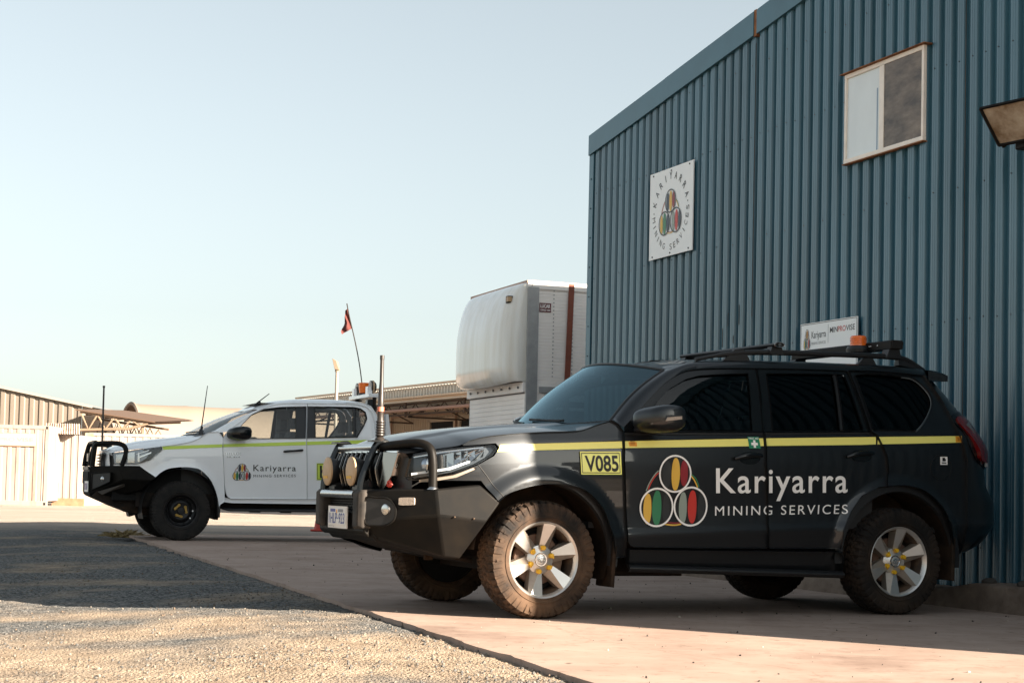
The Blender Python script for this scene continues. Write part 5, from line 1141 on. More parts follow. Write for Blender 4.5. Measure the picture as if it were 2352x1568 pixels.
for s in (1, -1):
    b = MB(); b.hull([(x, s * y, z) for x, y, z in ((1.10, .345, .56), (1.10, .345, .775), (1.10, .43, .56), (1.10, .43, .775), (1.085, .33, .545), (1.085, .33, .795), (1.0, .33, .80), (1.0, .468, .80), (1.07, .462, .795), (1.07, .462, .55), (1.0, .468, .55), (1.0, .33, .55))], bufm); b.build('buffer', None, bb, bevel=.022)
    b = MB()
    fr_ = catmull([(1.065, .79), (1.055, .87), (1.00, 1.01), (.965, 1.085), (.935, 1.108), (.90, 1.108), (.88, 1.08)], 4) 
    for dy in (.362, .398): b.tube([(x, s * dy, z) for x, z in fr_], .0165, M['trim_gloss'], 8)
    for i in range(len(fr_) - 1):
        (x0, z0), (x1, z1) = fr_[i], fr_[i + 1]; b.hull([(x0 + .008, s * y, z0) for y in (.362, .398)] + [(x1 + .008, s * y, z1) for y in (.362, .398)] + [(x0 - .010, s * y, z0 - .004) for y in (.362, .398)] + [(x1 - .010, s * y, z1 - .004) for y in (.362, .398)], M['trim_gloss'])
    rr_ = [(.92, .79), (.90, .90), (.905, 1.0), (.93, 1.06)]
    for i in range(3): b.hull([(x, s * y, z) for x_, z in rr_[i:i + 2] for x in (x_ - .018, x_ + .018) for y in (.362, .395)], M['trim_gloss'])
    b.hull([(x, s * y, z) for x, z in ((1.05, .80), (.92, .80), (.93, .84), (1.05, .86)) for y in (.37, .39)], M['trim_gloss'])
    b.box((.955, s * .372, 1.112), (.10, .085, .012), M['trim_gloss']); b.build('upright', None, bb)
    hp = catmull([(.925, s * .40, 1.075), (.90, s * .50, 1.085), (.82, s * .64, 1.098), (.775, s * .72, 1.095), (.745, s * .775, 1.065), (.735, s * .795, 1.01), (.73, s * .80, .92), (.73, s * .802, .81)], 5)
    b = MB(); b.tube(hp, .028, M['steel_black'], 16); b.lathe([(.028, .825), (.036, .815), (.038, .808)], (.73, s * .802, 0), 'z', M['satin_steel'], 20); b.build('side_hoop', None, bb)
    b = MB(); pk = MB()
    # fog lamp pocket on the angled face
    fx = lambda t, z, o=0.: Vector((1.057 + (.722 - 1.057) * t, s * (.45 + (.865 - .45) * t), z)) + Vector((.78, s * .62, 0)) * o
    ol = catmull([(.02, .590), (.02, .738), (.18, .748), (.32, .745), (.42, .708), (.445, .665), (.42, .61), (.32, .578), (.18, .570)], 4, closed=True)
    b.tube([fx(t, z, .004) for t, z in ol], .007, M['steel_black'], 6, closed=True)
    P = [fx(t, z, .003) for t, z in ol]; n = len(P); c_ = fx(.25, .66, .003); b.add(P + [c_], [(i, (i + 1) % n, n) for i in range(n)], M['trim'])
    b.build('fog_pocket', None, bb)
    b = MB(); cc = fx(.31, .675, .0); ax = Vector((.9, s * .42, 0)).normalized(); ux = Vector((-ax.y, ax.x, 0)); ring = []
    for o_, r_ in ((-.0, .034), (.014, .034), (.016, .029)): ring.append([cc + ax * o_ + (ux * math.cos(a) + Vector((0, 0, 1)) * math.sin(a)) * r_ for a in np.linspace(0, 6.2832, 25)[:-1]])
    pts = [p for r_ in ring for p in r_]; b.add(pts, [(i * 24 + k, i * 24 + (k + 1) % 24, (i + 1) * 24 + (k + 1) % 24, (i + 1) * 24 + k) for i in range(2) for k in range(24)], M['satin_steel']); b.add(ring[2] + [cc + ax * .021], [(k, (k + 1) % 24, 24) for k in range(24)], M['chrome']); b.build('fog_lamp', None, bb)
    b = MB(); bo_ = [fx(t, z, o) for t, z in catmull([(.49, .718), (.49, .742), (.51, .752), (.68, .755), (.70, .742), (.70, .718), (.68, .708), (.51, .705)], 3, closed=True) for o in (.0, .012)]; b.hull(bo_, M['clearlens']); b.build('indicator', None, bb)
    # driving lamp
    cx, cy_, cz = 1.02, s * .245, .915
    b = MB(); b.lathe([(0, -.075), (.035, -.07), (.07, -.03), (.090, .02), (.094, .055), (.091, .062)], (cx, cy_, cz), 'x', M['trim'], 32); b.box((cx - .01, cy_, cz - .10), (.05, .10, .05), M['trim'])
    b.hull([(cx - .03, cy_ + d, z) for d in (-.06, .06) for z in (cz - .12, cz - .10)] + [(cx + .03, cy_ + d, z) for d in (-.06, .06) for z in (cz - .12, cz - .10)], M['trim']); dl = b.build('driving_lamp', None, PC)
    b = MB(); b.lathe([(0, .076), (.065, .075), (.084, .071), (.095, .066), (.096, .056)], (cx, cy_, cz), 'x', M['cover_tan'], 40)
    for a in (): b.box((cx + .058, cy_ + .101 * math.cos(a), cz + .101 * math.sin(a)), (.012, .022, .012), M['cover_tan'], Matrix.Rotation(a, 3, 'X'))
    text_on(b, 'LIGHT', quad([(cx + .0785, cy_ + .045, cz - .03), (cx + .0785, cy_ - .045, cz - .03), (cx + .0785, cy_ - .045, cz - .05), (cx + .0785, cy_ + .045, cz - .05)]), M['ochre'], .02) if False else None
    for k in range(5): b.box((cx + .0775, cy_ - .04 + k * .02, cz - .04), (.003, .010, .018), M['ochre'])
    b.build('lamp_cover', None, dl)
b = MB(); b.tube([(.955, -.37, 1.072), (.955, .37, 1.072)], .026, M['satin_steel'], 16); b.build('top_tube', None, bb)
b = MB()
for s in (1, -1):
    b.box((.98, s * .30, .815), (.04, .03, .05), M['chrome'])
b.build('lamp_bracket', None, bb)
b = MB(); b.tube([(.93, .56 + .025 * math.cos(a), .838 + .016 * math.sin(a)) for a in np.linspace(0, 6.28, 14)[:-1]], .010, M['redtow'], 8, closed=True); b.tube([(.93, .50, .826), (.93, .60, .832)], .008, M['redtow'], 8); b.build('tow_shackle', None, bb)
b = MB()
for x, y, z in ((.62, .905, .640), (.50, .930, .632)): b.lathe([(0, .010), (.005, .008), (.006, 0)], (x, y, z), 'y', M['bolt'], 8)
b.build('bolts', None, bb)
# number plate
b = MB(); px_ = 1.088; b.box((px_, .02, .612), (.008, .385, .145), mat('plate_surround', (.70, .66, .62), .4)); npm = mat('plate_white', (.72, .70, .68), .35); b.box((px_ + .006, .02, .618), (.006, .355, .108), npm)
yy = lambda a: (px_ + .0105, a, 0)
def ptext(body, y0, y1, z0, z1, m, bold=0.): text_on(b, body, quad([(px_ + .0105, y0, z1), (px_ + .0105, y1, z1), (px_ + .0105, y1, z0), (px_ + .0105, y0, z0)]), m, bold)
ptext('1HLP', -.135, .03, .572, .640, M['blue_ink'], .01); ptext('923', .065, .18, .572, .640, M['blue_ink'], .01); b.box((px_ + .0105, .047, .605), (.001, .014, .01), M['blue_ink'])
b.box((px_ + .0098, -.06, .656), (.001, .10, .020), M['blue_ink']); b.box((px_ + .0098, .10, .656), (.001, .10, .020), mat('plate_grey', (.2, .2, .22), .4)); b.box((px_ + .0098, .02, .650), (.001, .02, .024), M['orange_tag'])
ptext('Western Australia', -.14, -.02, .549, .557, M['ink']); b.build('number_plate', None, bb)
# whip antenna on the near upright
b = MB(); ax_, ay = .94, .385
b.lathe([(.03, 1.112), (.034, 1.125), (.026, 1.135), (.02, 1.14)] + [(r, 1.142 + .0085 * i) for i in range(13) for r in ((.028, .022) if i % 2 == 0 else (.030,))] + [(.022, 1.255), (.020, 1.30), (.021, 1.302), (.021, 1.335), (.0195, 1.337), (.0185, 1.42), (.0155, 1.46), (.0125, 1.50), (.0125, 1.640), (.0145, 1.642), (.0145, 1.668), (0, 1.67)], (ax_, ay, 0), 'z', M['bronze_rubber'], 16)
ant = b.build('antenna', None, PC, sharp=40); b = MB(); b.lathe([(.0218, 1.304), (.0218, 1.333)], (ax_, ay, 0), 'z', mat('antenna_label', (.6, .16, .10), .4), 16); b.build('antenna_label', None, ant)
# mirrors
def sell(u, w, c, d, e1=.55, e2=.55):
    a, t = 2 * math.pi * u, math.pi * (w - .5); f = lambda v, e: math.copysign(abs(v) ** e, v)
    return (c[0] + d[0] * f(math.cos(t), e1) * f(math.cos(a), e2), c[1] + d[1] * f(math.cos(t), e1) * f(math.sin(a), e2), c[2] + d[2] * f(math.sin(t), e1))
for s in (1, -1):
    b = MB()
    def mir(u, w):
        p = sell(u, w, (0, 0, 0), (.125, .125, .088), .55, .6); x = p[0]; k = 1 - .28 * max(0, x / .125) ** 1.5
        return (-.765 + x - .05 * (p[1] / .125) , 1.02 + p[1], 1.305 + p[2] * k + .012 * (p[1] / .12))
    b.grid(mir, 40, 24, M['paint'], flip=True); b.n = [None] * len(b.n)
    m_o = (b if s > 0 else b.mirror()).build('side_mirror', None, PC, sharp=80)
    b = MB(); b.hull([(-.66, .86, 1.215), (-.78, .86, 1.22), (-.66, .86, 1.25), (-.78, .86, 1.25), (-.70, .98, 1.225), (-.80, .98, 1.225), (-.70, .98, 1.26), (-.80, .98, 1.26)], M['trim']); (b if s > 0 else b.mirror()).build('mirror_arm', None, m_o, bevel=.01)
    b = MB(); b.hull([(-.745, 1.128, 1.285), (-.865, 1.122, 1.300), (-.865, 1.122, 1.325), (-.755, 1.130, 1.312), (-.745, 1.148, 1.287), (-.865, 1.146, 1.302), (-.865, 1.146, 1.323), (-.755, 1.149, 1.310)], M['clearlens']); (b if s > 0 else b.mirror()).build('indicator', None, m_o)
    b = MB(); b.grid(lambda u, w: mir(u, .02 + .17 * w), 36, 4, M['cover_tan'] if False else M['trim'], flip=True); b.v = [(x, y + (y - 1.02) * .012, z - .0015) for x, y, z in b.v]; (b if s > 0 else b.mirror()).build('mirror_base', None, m_o)
# handles
for i, (x0, z0, x1, z1) in enumerate(((-1.395, 1.062, -1.640, 1.090), (-2.312, 1.100, -2.565, 1.136))):
    for s in (1, -1):
        d = (dF, dR)[i][0 if s > 0 else 1]; b = MB()
        cxm, czm = (x0 + x1) / 2 - .02, (z0 + z1) / 2 - .005; cup = [(cxm + .085 * math.cos(a), czm + .042 * math.sin(a) + .1 * (-.085 * math.cos(a)) * -.0) for a in np.linspace(0, 6.283, 25)[:-1]]
        patch(b, cup, PS(.0015), .03, (), M['trim_gloss'], .004); fixn(b)
        def hnd(u, w):
            t = .04 + .92 * u; x = x0 + (x1 - x0) * t; zc = z0 + (z1 - z0) * t + .012 * math.sin(math.pi * t); r = .019 * (math.sin(math.pi * min(1, max(.02, t * .97 + .015))) ** .35); a = 2 * math.pi * w
            return (x, pside(x, zc) + .018 + .020 * math.sin(math.pi * t) ** .5 + r * .62 * math.cos(a), zc + r * math.sin(a))
        b.grid(hnd, 28, 16, M['trim_gloss'], flip=True); b.n = [n if i_ < len(b.n) - 28 * 16 else None for i_, n in enumerate(b.n)]
        b2 = MB(); b2.grid(hnd, 28, 16, M['trim_gloss'], flip=True); b2.n = [None] * len(b2.n)
        cupb = MB(); patch(cupb, cup, PS(.0015), .03, (), M['trim_gloss'], .004); fixn(cupb); ho = (cupb if s > 0 else cupb.mirror()).build('handle_cup', None, d)
        (b2 if s > 0 else b2.mirror()).build('handle', None, d, sharp=80)
# tape, stickers, lettering
def tape(poly, par, m=M['stripe'], nm='reflective_tape', off=.003):
    b = MB(); patch(b, poly, PS(off), .05, (), m, .002); fixn(b); return b.build(nm, None, par)
tape([(.312, 1.101), (.04, 1.118), (-.561, 1.153), (-.559, 1.108), (.042, 1.075), (.334, 1.057)], PC)
tape([(-.574, 1.154), (-1.534, 1.204), (-1.657, 1.211), (-1.655, 1.158), (-1.527, 1.152), (-.572, 1.109)], dF[0]); tape([(-1.668, 1.211), (-2.464, 1.247), (-2.600, 1.253), (-2.590, 1.200), (-2.454, 1.192), (-1.668, 1.159)], dR[0])
tape([(-2.618, 1.254), (-3.03, 1.272), (-3.395, 1.289), (-3.385, 1.240), (-3.03, 1.222), (-2.606, 1.201)], PC)
def side_text(b, body, c, m, bold=0., sp=1., off=.0065):
    q = quad([(x, 0, z) for x, z in c])
    def pl(s, t): p = q(s, t); return (p.x, pside(p.x, p.z) + off, p.z)
    return text_on(b, body, pl, m, bold, sp)
for poly, par in (([(-.609, 1.150), (-.668, 1.152), (-.670, 1.124), (-.614, 1.122)], dF[0]), ([(-3.325, 1.284), (-3.392, 1.287), (-3.383, 1.243), (-3.318, 1.240)], PC)):
    b = MB(); patch(b, poly, PS(.0055), .05, (), M['orange_tag'], .001); fixn(b)
    for k in range(3): z = poly[2][1] + .008 + k * .010; b.add([(poly[0][0] - .012 + d, pside(poly[0][0], z) + .007, z + e) for d, e in ((0, 0), (-.034, .001), (-.034, .005), (0, .004))], [(0, 1, 2, 3)], mat('tag_ink', (.25, .08, .01), .5))
    b.build('orange_tag', None, par)
b = MB(); fa = [(-1.532, 1.217), (-1.622, 1.220), (-1.628, 1.140), (-1.537, 1.138)]; patch(b, fa, PS(.0055), .05, (), M['safety_green'], .001); fixn(b)
for dx, dz in ((.026, .009), (.009, .026)): patch(b, [(-1.581 + dx, 1.170 - dz), (-1.581 - dx, 1.170 - dz), (-1.581 - dx, 1.170 + dz), (-1.581 + dx, 1.170 + dz)], PS(.0072 if dx > dz else .0075), .05, (), M['white'], 0)
side_text(b, 'FIRST AID', [(-1.540, 1.213), (-1.618, 1.215), (-1.618, 1.203), (-1.540, 1.201)], M['white'], .02, off=.0075); b.build('first_aid_sticker', None, dF[0])
b = MB(); vp = [(-.245, 1.076), (-.543, 1.085), (-.552, .935), (-.255, .928)]; patch(b, vp, PS(.006), .05, (), M['plate_yellow'], .004); fixn(b)
o1 = shrink(vp, .012); o2 = shrink(vp, .019); b.add([(x, pside(x, z) + .0078, z) for x, z in o1 + o2], [(i, (i + 1) % 4, 4 + (i + 1) % 4, 4 + i) for i in range(4)], M['ink'])
side_text(b, 'V085', [(-.278, 1.052), (-.522, 1.060), (-.530, .958), (-.287, .952)], M['ink'], .022, off=.0080); b.build('fleet_number_plate', None, PC)
b = MB(); side_text(b, 'Kariyarra', [(-1.27, .996), (-2.341, 1.026), (-2.349, .857), (-1.278, .831)], M['white'], .010, 1.12); b.build('lettering', None, PC); b = MB(); side_text(b, 'MINING SERVICES', [(-1.274, .741), (-2.352, .772), (-2.346, .708), (-1.275, .678)], M['white'], .0, 1.25); b.build('lettering', None, PC)
def ep(a, w, k): x = -.699 - a / 1.073 * .515; z = .594 + .478 * w + (x + .95) * -.02; return (x, pside(x, z) + .0025 + k * 1.7, z)
emblem(ep, M['white'], mat('matt_black_leaf', (.018, .020, .022), .5), mat('disc_black', (.005, .006, .007), .3)).build('emblem', None, PC)
b = MB(); stk = [(-3.152, 1.130), (-3.220, 1.132), (-3.220, 1.074), (-3.152, 1.072)]; patch(b, stk, PS(.006), .05, (), M['white'], .001); fixn(b)
for x0, x1, z0, z1 in ((-3.172, -3.196, 1.098, 1.124), (-3.196, -3.204, 1.10, 1.115), (-3.164, -3.208, 1.082, 1.090)): b.add([(x, pside(x, z) + .008, z) for x, z in ((x0, z0), (x1, z0), (x1, z1), (x0, z1))], [(0, 1, 2, 3)], M['ink'])
b.build('fuel_sticker', None, PC)
# roof rails, bars, beacon
b = MB()
for s in (1, -1):
    b.tube(catmull([(-1.28, s * .60, 1.748), (-1.50, s * .60, 1.795), (-1.80, s * .60, 1.828), (-2.4, s * .60, 1.848), (-2.9, s * .60, 1.858), (-3.08, s * .595, 1.845), (-3.25, s * .58, 1.775)], 5), [.014] * 5 + [.02] * 26, M['trim'], 10)
    for x in (-1.62, -2.72): b.hull([(x + d, s * y, z) for d, z in ((-.10, 1.76), (.12, 1.755), (-.05, 1.84), (.03, 1.835)) for y in (.585, .615)], M['trim'])
    b.hull([(-3.0, s * .56, 1.80), (-3.0, s * .62, 1.80), (-3.0, s * .58, 1.86), (-3.0, s * .61, 1.86), (-3.28, s * .55, 1.77), (-3.28, s * .60, 1.77), (-3.14, s * .57, 1.835), (-3.14, s * .60, 1.835)], M['trim'])
rk_ = b.build('roof_rack', None, PC)
b = MB(); oval = lambda x, y, z: [(x + .042 * math.cos(a), y, z + .017 * math.sin(a)) for a in np.linspace(0, 6.283, 19)[:-1]]
P0, P1 = oval(-1.93, -.66, 1.885), oval(-1.93, .66, 1.885); b.add(P0 + P1, [(i, (i + 1) % 18, 18 + (i + 1) % 18, 18 + i) for i in range(18)], M['trim'])
b.add(P1, [tuple(range(18))], M['dark_hole']); b.tube([(p[0], p[1] + .002, p[2]) for p in P1], .0035, M['satin_steel'], 6, closed=True); b.box((-1.93, .663, 1.885), (.004, .004, .03), M['satin_steel']); b.box((-1.93, .663, 1.885), (.03, .004, .004), M['satin_steel'])
for s in (1, -1): b.hull([(-1.93 + d, s * y, z) for d, z in ((-.06, 1.82), (.06, 1.82), (-.04, 1.872), (.04, 1.872)) for y in (.57, .63)], M['trim'])
b.build('cross_bar', None, rk_)
b = MB(); b.hull([(x, y, z) for y in (-.62, .66) for x, z in ((-2.895, 1.912), (-2.895, 1.965), (-2.91, 1.978), (-3.0, 1.978), (-3.01, 1.96), (-3.0, 1.912))], M['steel_black'])
b.hull([(x, .66 + d, z) for x, z in ((-2.90, 1.915), (-2.90, 1.972), (-2.995, 1.972), (-2.995, 1.915)) for d in (0, .012)], M['dark_hole'])
for s in (1, -1): b.hull([(-2.95 + d, s * y, z) for d, z in ((-.06, 1.845), (.08, 1.845), (-.04, 1.915), (.05, 1.915)) for y in (.56, .64)], M['trim'])
for y in (.5, .42, .40): b.lathe([(0, .004), (.006, .003), (.007, 0)], (-2.894, y, 1.945), 'x', M['satin_steel'], 8)
lbr = b.build('wide_bar', None, rk_, bevel=.004)
b = MB(); bcx, bcy = -2.87, .30
b.lathe([(.088, 1.905), (.092, 1.93), (.080, 1.952), (.066, 1.957), (0, 1.958)], (bcx, bcy, 0), 'z', M['trim'], 28); bc = b.build('beacon', None, PC)
b = MB(); b.lathe([(.062, 1.957), (.060, 2.020), (.054, 2.030), (0, 2.032)], (bcx, bcy, 0), 'z', M['amber'], 28)
for z in (1.972, 1.988, 2.004): b.lathe([(.0615, z), (.0635, z + .003), (.0615, z + .006)], (bcx, bcy, 0), 'z', M['amber'], 28)
b.build('beacon_lens', None, bc)
for (x, s) in ((0, 1), (0, -1), (-2.79, 1), (-2.79, -1)): alloy_wheel('wheel', PC, (x, s * .80, .376), s, R(4) if x == 0 else R(0), 'tyre' if x == 0 else 'tyre_dark')
# ------------------------------------------------------------------ the white dual-cab ute
HC = empty('white_ute', (-4.9287, 24.0528, 0), R(200.5), 'white dual cab ute with black steel bumper and beacon rack parked behind', 'ute')
HK = [(.2, .80), (.42, .86), (.55, .885), (.62, .89), (.80, .892), (1.0, .9), (1.2, .902), (1.36, .895), (1.46, .875), (1.52, .855), (1.75, .77), (1.95, .68), (2.02, .60), (2.07, .45)]
def hside(x, z):
    y = interp(HK, z + .05 * (x + 1.2))
    if x > .1: y -= .24 * ((x - .1) / .95) ** 2.6
    r = math.hypot(x, (z - .42) * .95)
    if r < .8: y += .022 * (1 - smooth(.54, .69, r)) * smooth(.35, .55, z)
    if x < -2.70: y -= .10 * ((-2.70 - x) / .2) ** 2 * smooth(1.1, 1.5, z)
    return y
def HS(off=0.): return lambda x, z: (x, hside(x, z) + off, z)
def hb_(name, outline, m, off=0., holes=(), sp=.045, rim=.02, par=None):
    b = MB(); patch(b, outline, HS(off), sp, holes, m, rim); fixn(b); return [b.build(name, None, par[0] if par else HC), b.mirror().build(name, None, par[1] if par else HC)]
HZ = [(-.36, 1.535), (-.294, 1.492), (-.235, 1.452), (-.081, 1.388), (.203, 1.331), (.519, 1.283), (.717, 1.258), (.98, 1.205)]
hz_ = lambda x: interp(HZ, x)
HAR = catmull([(-.535, .44), (-.505, .592), (-.462, .726), (-.379, .878), (-.241, .999), (-.144, 1.025), (.008, 1.032), (.197, 1.006), (.307, .946), (.375, .882)], 4)
hfend = [(x, hz_(x) - .004) for x in np.linspace(.32, -.36, 18)] + [(-.50, 1.545), (-.556, 1.465), (-.549, 1.345), (-.558, 1.191), (-.592, .806), (-.600, .56), (-.54, .52)] + HAR + [(.40, .90), (.602, 1.035), (.93, 1.03), (.925, 1.048), (.621, 1.056), (.455, 1.119), (.290, 1.268), (.310, 1.318)]
hb_('front_fender', hfend, M['white_paint'])
hl_ = [(.948, 1.205), (.752, 1.238), (.53, 1.275), (.318, 1.313), (.298, 1.270), (.36, 1.20), (.459, 1.124), (.54, 1.082), (.621, 1.060), (.923, 1.053)]
for s in (1, -1):
    b = MB(); patch(b, hl_, HS(.003), .05, (), M['lens'], 0); fixn(b); o = (b if s > 0 else b.mirror()).build('headlight', None, HC)
    b = MB(); patch(b, shrink(hl_, .004), HS(-.035), .05, (), mat('ute_lamp_silver', (.34, .37, .40), .25, .4), 0)
    patch(b, [(.56, 1.262), (.318, 1.305), (.302, 1.268), (.46, 1.13), (.54, 1.085), (.60, 1.075), (.50, 1.15), (.46, 1.22)], HS(-.022), .05, (), M['trim_gloss'], .0)
    for q in ([(.90, 1.07), (.90, 1.18), (.79, 1.205), (.78, 1.07)], [(.75, 1.075), (.75, 1.215), (.66, 1.23), (.66, 1.08)], [(.62, 1.09), (.62, 1.22), (.60, 1.225), (.59, 1.09)], [(.60, 1.165), (.44, 1.235), (.44, 1.215), (.60, 1.14)], [(.64, 1.20), (.47, 1.262), (.47, 1.25), (.64, 1.19)]): patch(b, q, HS(-.016), .05, (), M['chrome'], .01)
    patch(b, [(.80, 1.08), (.80, 1.12), (.66, 1.12), (.66, 1.08)], HS(-.010), .05, (), M['amber'], .01) if False else None
    (b if s > 0 else b.mirror()).build('reflector', None, o)
HCZ = [(-.36, 1.545), (-.32, 1.515), (-.1, 1.482), (.162, 1.443), (.504, 1.398), (.767, 1.335), (.93, 1.285), (1.05, 1.235)]
def hhood(u, w):
    s = 2 * u - 1; xf = 1.04 - .075 * abs(s) ** 2.5; xr = -.10 - .26 * s * s; x = xf + (xr - xf) * w; a = hz_(x); c = interp(HCZ, x)
    return (x, s * (hside(x, a) - .004), a + max(0, c - a) * (1 - abs(s) ** 3) + .012 * smooth(.66, .58, abs(s)) * smooth(0, .2, w))
b = MB(); b.grid(hhood, 40, 30, M['white_paint'], flip=True); k = [hhood(u, 0) for u in np.linspace(0, 1, 31)]
b.add([p for q in k for p in (q, (q[0] - .02, q[1], q[2] - .045))], [(2 * i, 2 * i + 1, 2 * i + 3, 2 * i + 2) for i in range(30)], M['white_paint']); b.build('bonnet', None, HC)
lo = catmull([(-.764, 1.664), (-.624, 1.552), (-.562, 1.462), (-.555, 1.345), (-.564, 1.191), (-.598, .806), (-.632, .652), (-.69, .603)], 4)
up = catmull([(-1.812, 2.003), (-1.577, 1.995), (-1.375, 1.977), (-1.129, 1.896), (-.966, 1.801), (-.764, 1.664)], 4)
hgF = [(-.690, 1.455), (-.842, 1.660), (-.986, 1.803), (-1.168, 1.888), (-1.409, 1.926), (-1.630, 1.945), (-1.612, 1.492)]
frontd = [(-1.796, .622), (-1.764, 1.442)] + up + lo[1:]
d1 = hb_('front_door', frontd, M['white_paint'], 0, [[(-.655, 1.448), (-.842, 1.668), (-.986, 1.812), (-1.168, 1.899), (-1.409, 1.936), (-1.790, 1.962), (-1.756, 1.490)]])
rd = [(-1.802, .622), (-2.169, .63), (-2.36, .70)] + catmull([(-2.53, .811), (-2.68, .98), (-2.76, 1.2), (-2.792, 1.40), (-2.793, 1.576), (-2.790, 1.78), (-2.745, 1.93), (-2.634, 2.000), (-2.389, 2.020)], 4) + [(-1.818, 2.005), (-1.770, 1.442)]
d2 = hb_('rear_door', rd, M['white_paint'], 0, [[(-1.766, 1.492), (-1.796, 1.963), (-2.505, 1.980), (-2.606, 1.966), (-2.680, 1.912), (-2.698, 1.815), (-2.645, 1.708), (-2.530, 1.530), (-2.48, 1.527)]])
hgR = [(-1.905, 1.514), (-1.925, 1.956), (-2.490, 1.966), (-2.470, 1.540)]; hgQ = [(-2.510, 1.542), (-2.535, 1.963), (-2.606, 1.950), (-2.662, 1.902), (-2.674, 1.815), (-2.628, 1.716)]
fF = [(-.655, 1.448), (-.842, 1.668), (-.986, 1.812), (-1.168, 1.899), (-1.409, 1.936), (-1.790, 1.962), (-1.756, 1.490)]; fR = [(-1.766, 1.492), (-1.796, 1.963), (-2.505, 1.980), (-2.606, 1.966), (-2.680, 1.912), (-2.698, 1.815), (-2.645, 1.708), (-2.530, 1.530), (-2.48, 1.527)]
hb_('window_frame', shrink(fF, .002), M['trim'], -.004, [hgF], par=d1); hb_('window_frame', shrink(fR, .002), M['trim'], -.004, [hgR, hgQ], par=d2)
hb_('window_glass', shrink(hgF, -.003), M['glass_clear'], -.012, rim=0, par=d1); hb_('window_glass', shrink(hgR, -.003), M['glass_clear'], -.012, rim=0, par=d2); hb_('window_glass', shrink(hgQ, -.003), M['glass_clear'], -.012, rim=0, par=d2)
hb_('cab_corner', catmull([(-2.36, .69), (-2.545, .808), (-2.695, .98), (-2.772, 1.2), (-2.799, 1.40), (-2.800, 1.576), (-2.797, 1.78), (-2.752, 1.936), (-2.64, 2.008), (-2.39, 2.026)], 4) + [(-2.40, 2.04), (-2.64, 2.045), (-2.765, 2.005), (-2.85, 1.89), (-2.885, 1.58), (-2.90, 1.3), (-2.90, .69)], M['white_paint'], 0, sp=.04)
hb_('sill', [(-.60, .555), (-.605, .62), (-.70, .599), (-1.796, .618), (-2.90, .635), (-2.90, .56), (-.72, .545)], M['white_paint'], -.006, sp=.06)
# roof: one shell from the screen header to the rear window, tied to the door tops
HTOP = [(-2.90, 1.82), (-2.85, 1.90), (-2.765, 2.008), (-2.64, 2.046), (-2.39, 2.040), (-1.818, 2.012), (-1.577, 2.003), (-1.375, 1.985), (-1.129, 1.905), (-1.02, 1.848)]
HRC = [(-2.95, 1.84), (-2.86, 1.99), (-2.76, 2.045), (-2.60, 2.072), (-2.3, 2.085), (-1.83, 2.075), (-1.4, 2.030), (-1.129, 1.955), (-.95, 1.86)]
def hroof(u, w):
    s = 2 * u - 1; xf = -1.10 + .21 * (1 - s * s); x = xf + (-2.86 - xf) * w; a = interp(HTOP, min(x, -1.02)); c = max(interp(HRC, x) + .02, a + .01)
    y = hside(min(x, -1.02), a); return (x, s * y, a + (c - a) * (1 - abs(s) ** 4.5))
b = MB(); b.grid(hroof, 44, 40, M['white_paint'], flip=True); b.build('roof', None, HC)
def hscr(u, w):
    s = 2 * u - 1; k = 1 - s * s; a = Vector((-.40 + .26 * k, .765 * s, 1.530 - .02 * k)); t = Vector(hroof(u, 0)) - Vector((0, 0, .004)); t.y *= .93; p = a.lerp(t, w); q = .02 * math.sin(math.pi * w); return p + Vector((q, 0, q))
b = MB(); b.grid(hscr, 36, 16, M['glass_clear'], flip=True); wsH = b.build('windscreen', None, HC)
b = MB(); b.grid(lambda u, w: Vector(hhood(u, 1)).lerp(hscr(u, .02), w), 24, 2, M['trim'], flip=True); b.tube([hscr(u, .05) + Vector((.012, 0, .012)) for u in np.linspace(.9, .55, 8)], .01, M['seal'], 6); b.build('wipers', None, HC)
for s in (1, -1):
    inn = [hscr(1, w) for w in np.linspace(0, 1, 8)]; out = [(-.40, hside(-.40, 1.545), 1.545), (-.51, hside(-.51, 1.54), 1.54)] + [(x, hside(x, z), z) for x, z in (lo[:5][::-1] + up[::-1][1:]) if x > -1.13 and z > 1.54]
    out.append((-1.10, hside(-1.10, 1.893), 1.893))
    def hp(u, w):
        p, q = lerp_curve(inn, u), lerp_curve(out, u); m_ = p.lerp(q, w); k = math.sin(math.pi * w) * .015; return m_ + Vector((k * .4, k, k * .8))
    b = MB(); b.grid(hp, 30, 5, M['white_paint'])
    if sum(n[0].y for n in b.n if n) < 0: b = MB(); b.grid(hp, 30, 5, M['white_paint'], flip=True)
    (b if s > 0 else b.mirror()).build('windscreen_pillar', None, HC)
b = MB()
b.grid(lambda u, w: (-2.895 + .02 * w * w - .03 * math.sin(math.pi * u), (2 * u - 1) * .85 * (1 - .13 * smooth(.55, 1, w)), .60 + .86 * w), 20, 10, M['white_paint']); b.build('cab_rear', None, HC)
b = MB(); b.grid(lambda u, w: (-2.88 + .04 * w, (2 * u - 1) * (.70 - .06 * w), 1.46 + .42 * w), 12, 6, M['glass_clear'])
b.build('rear_window', None, HC)
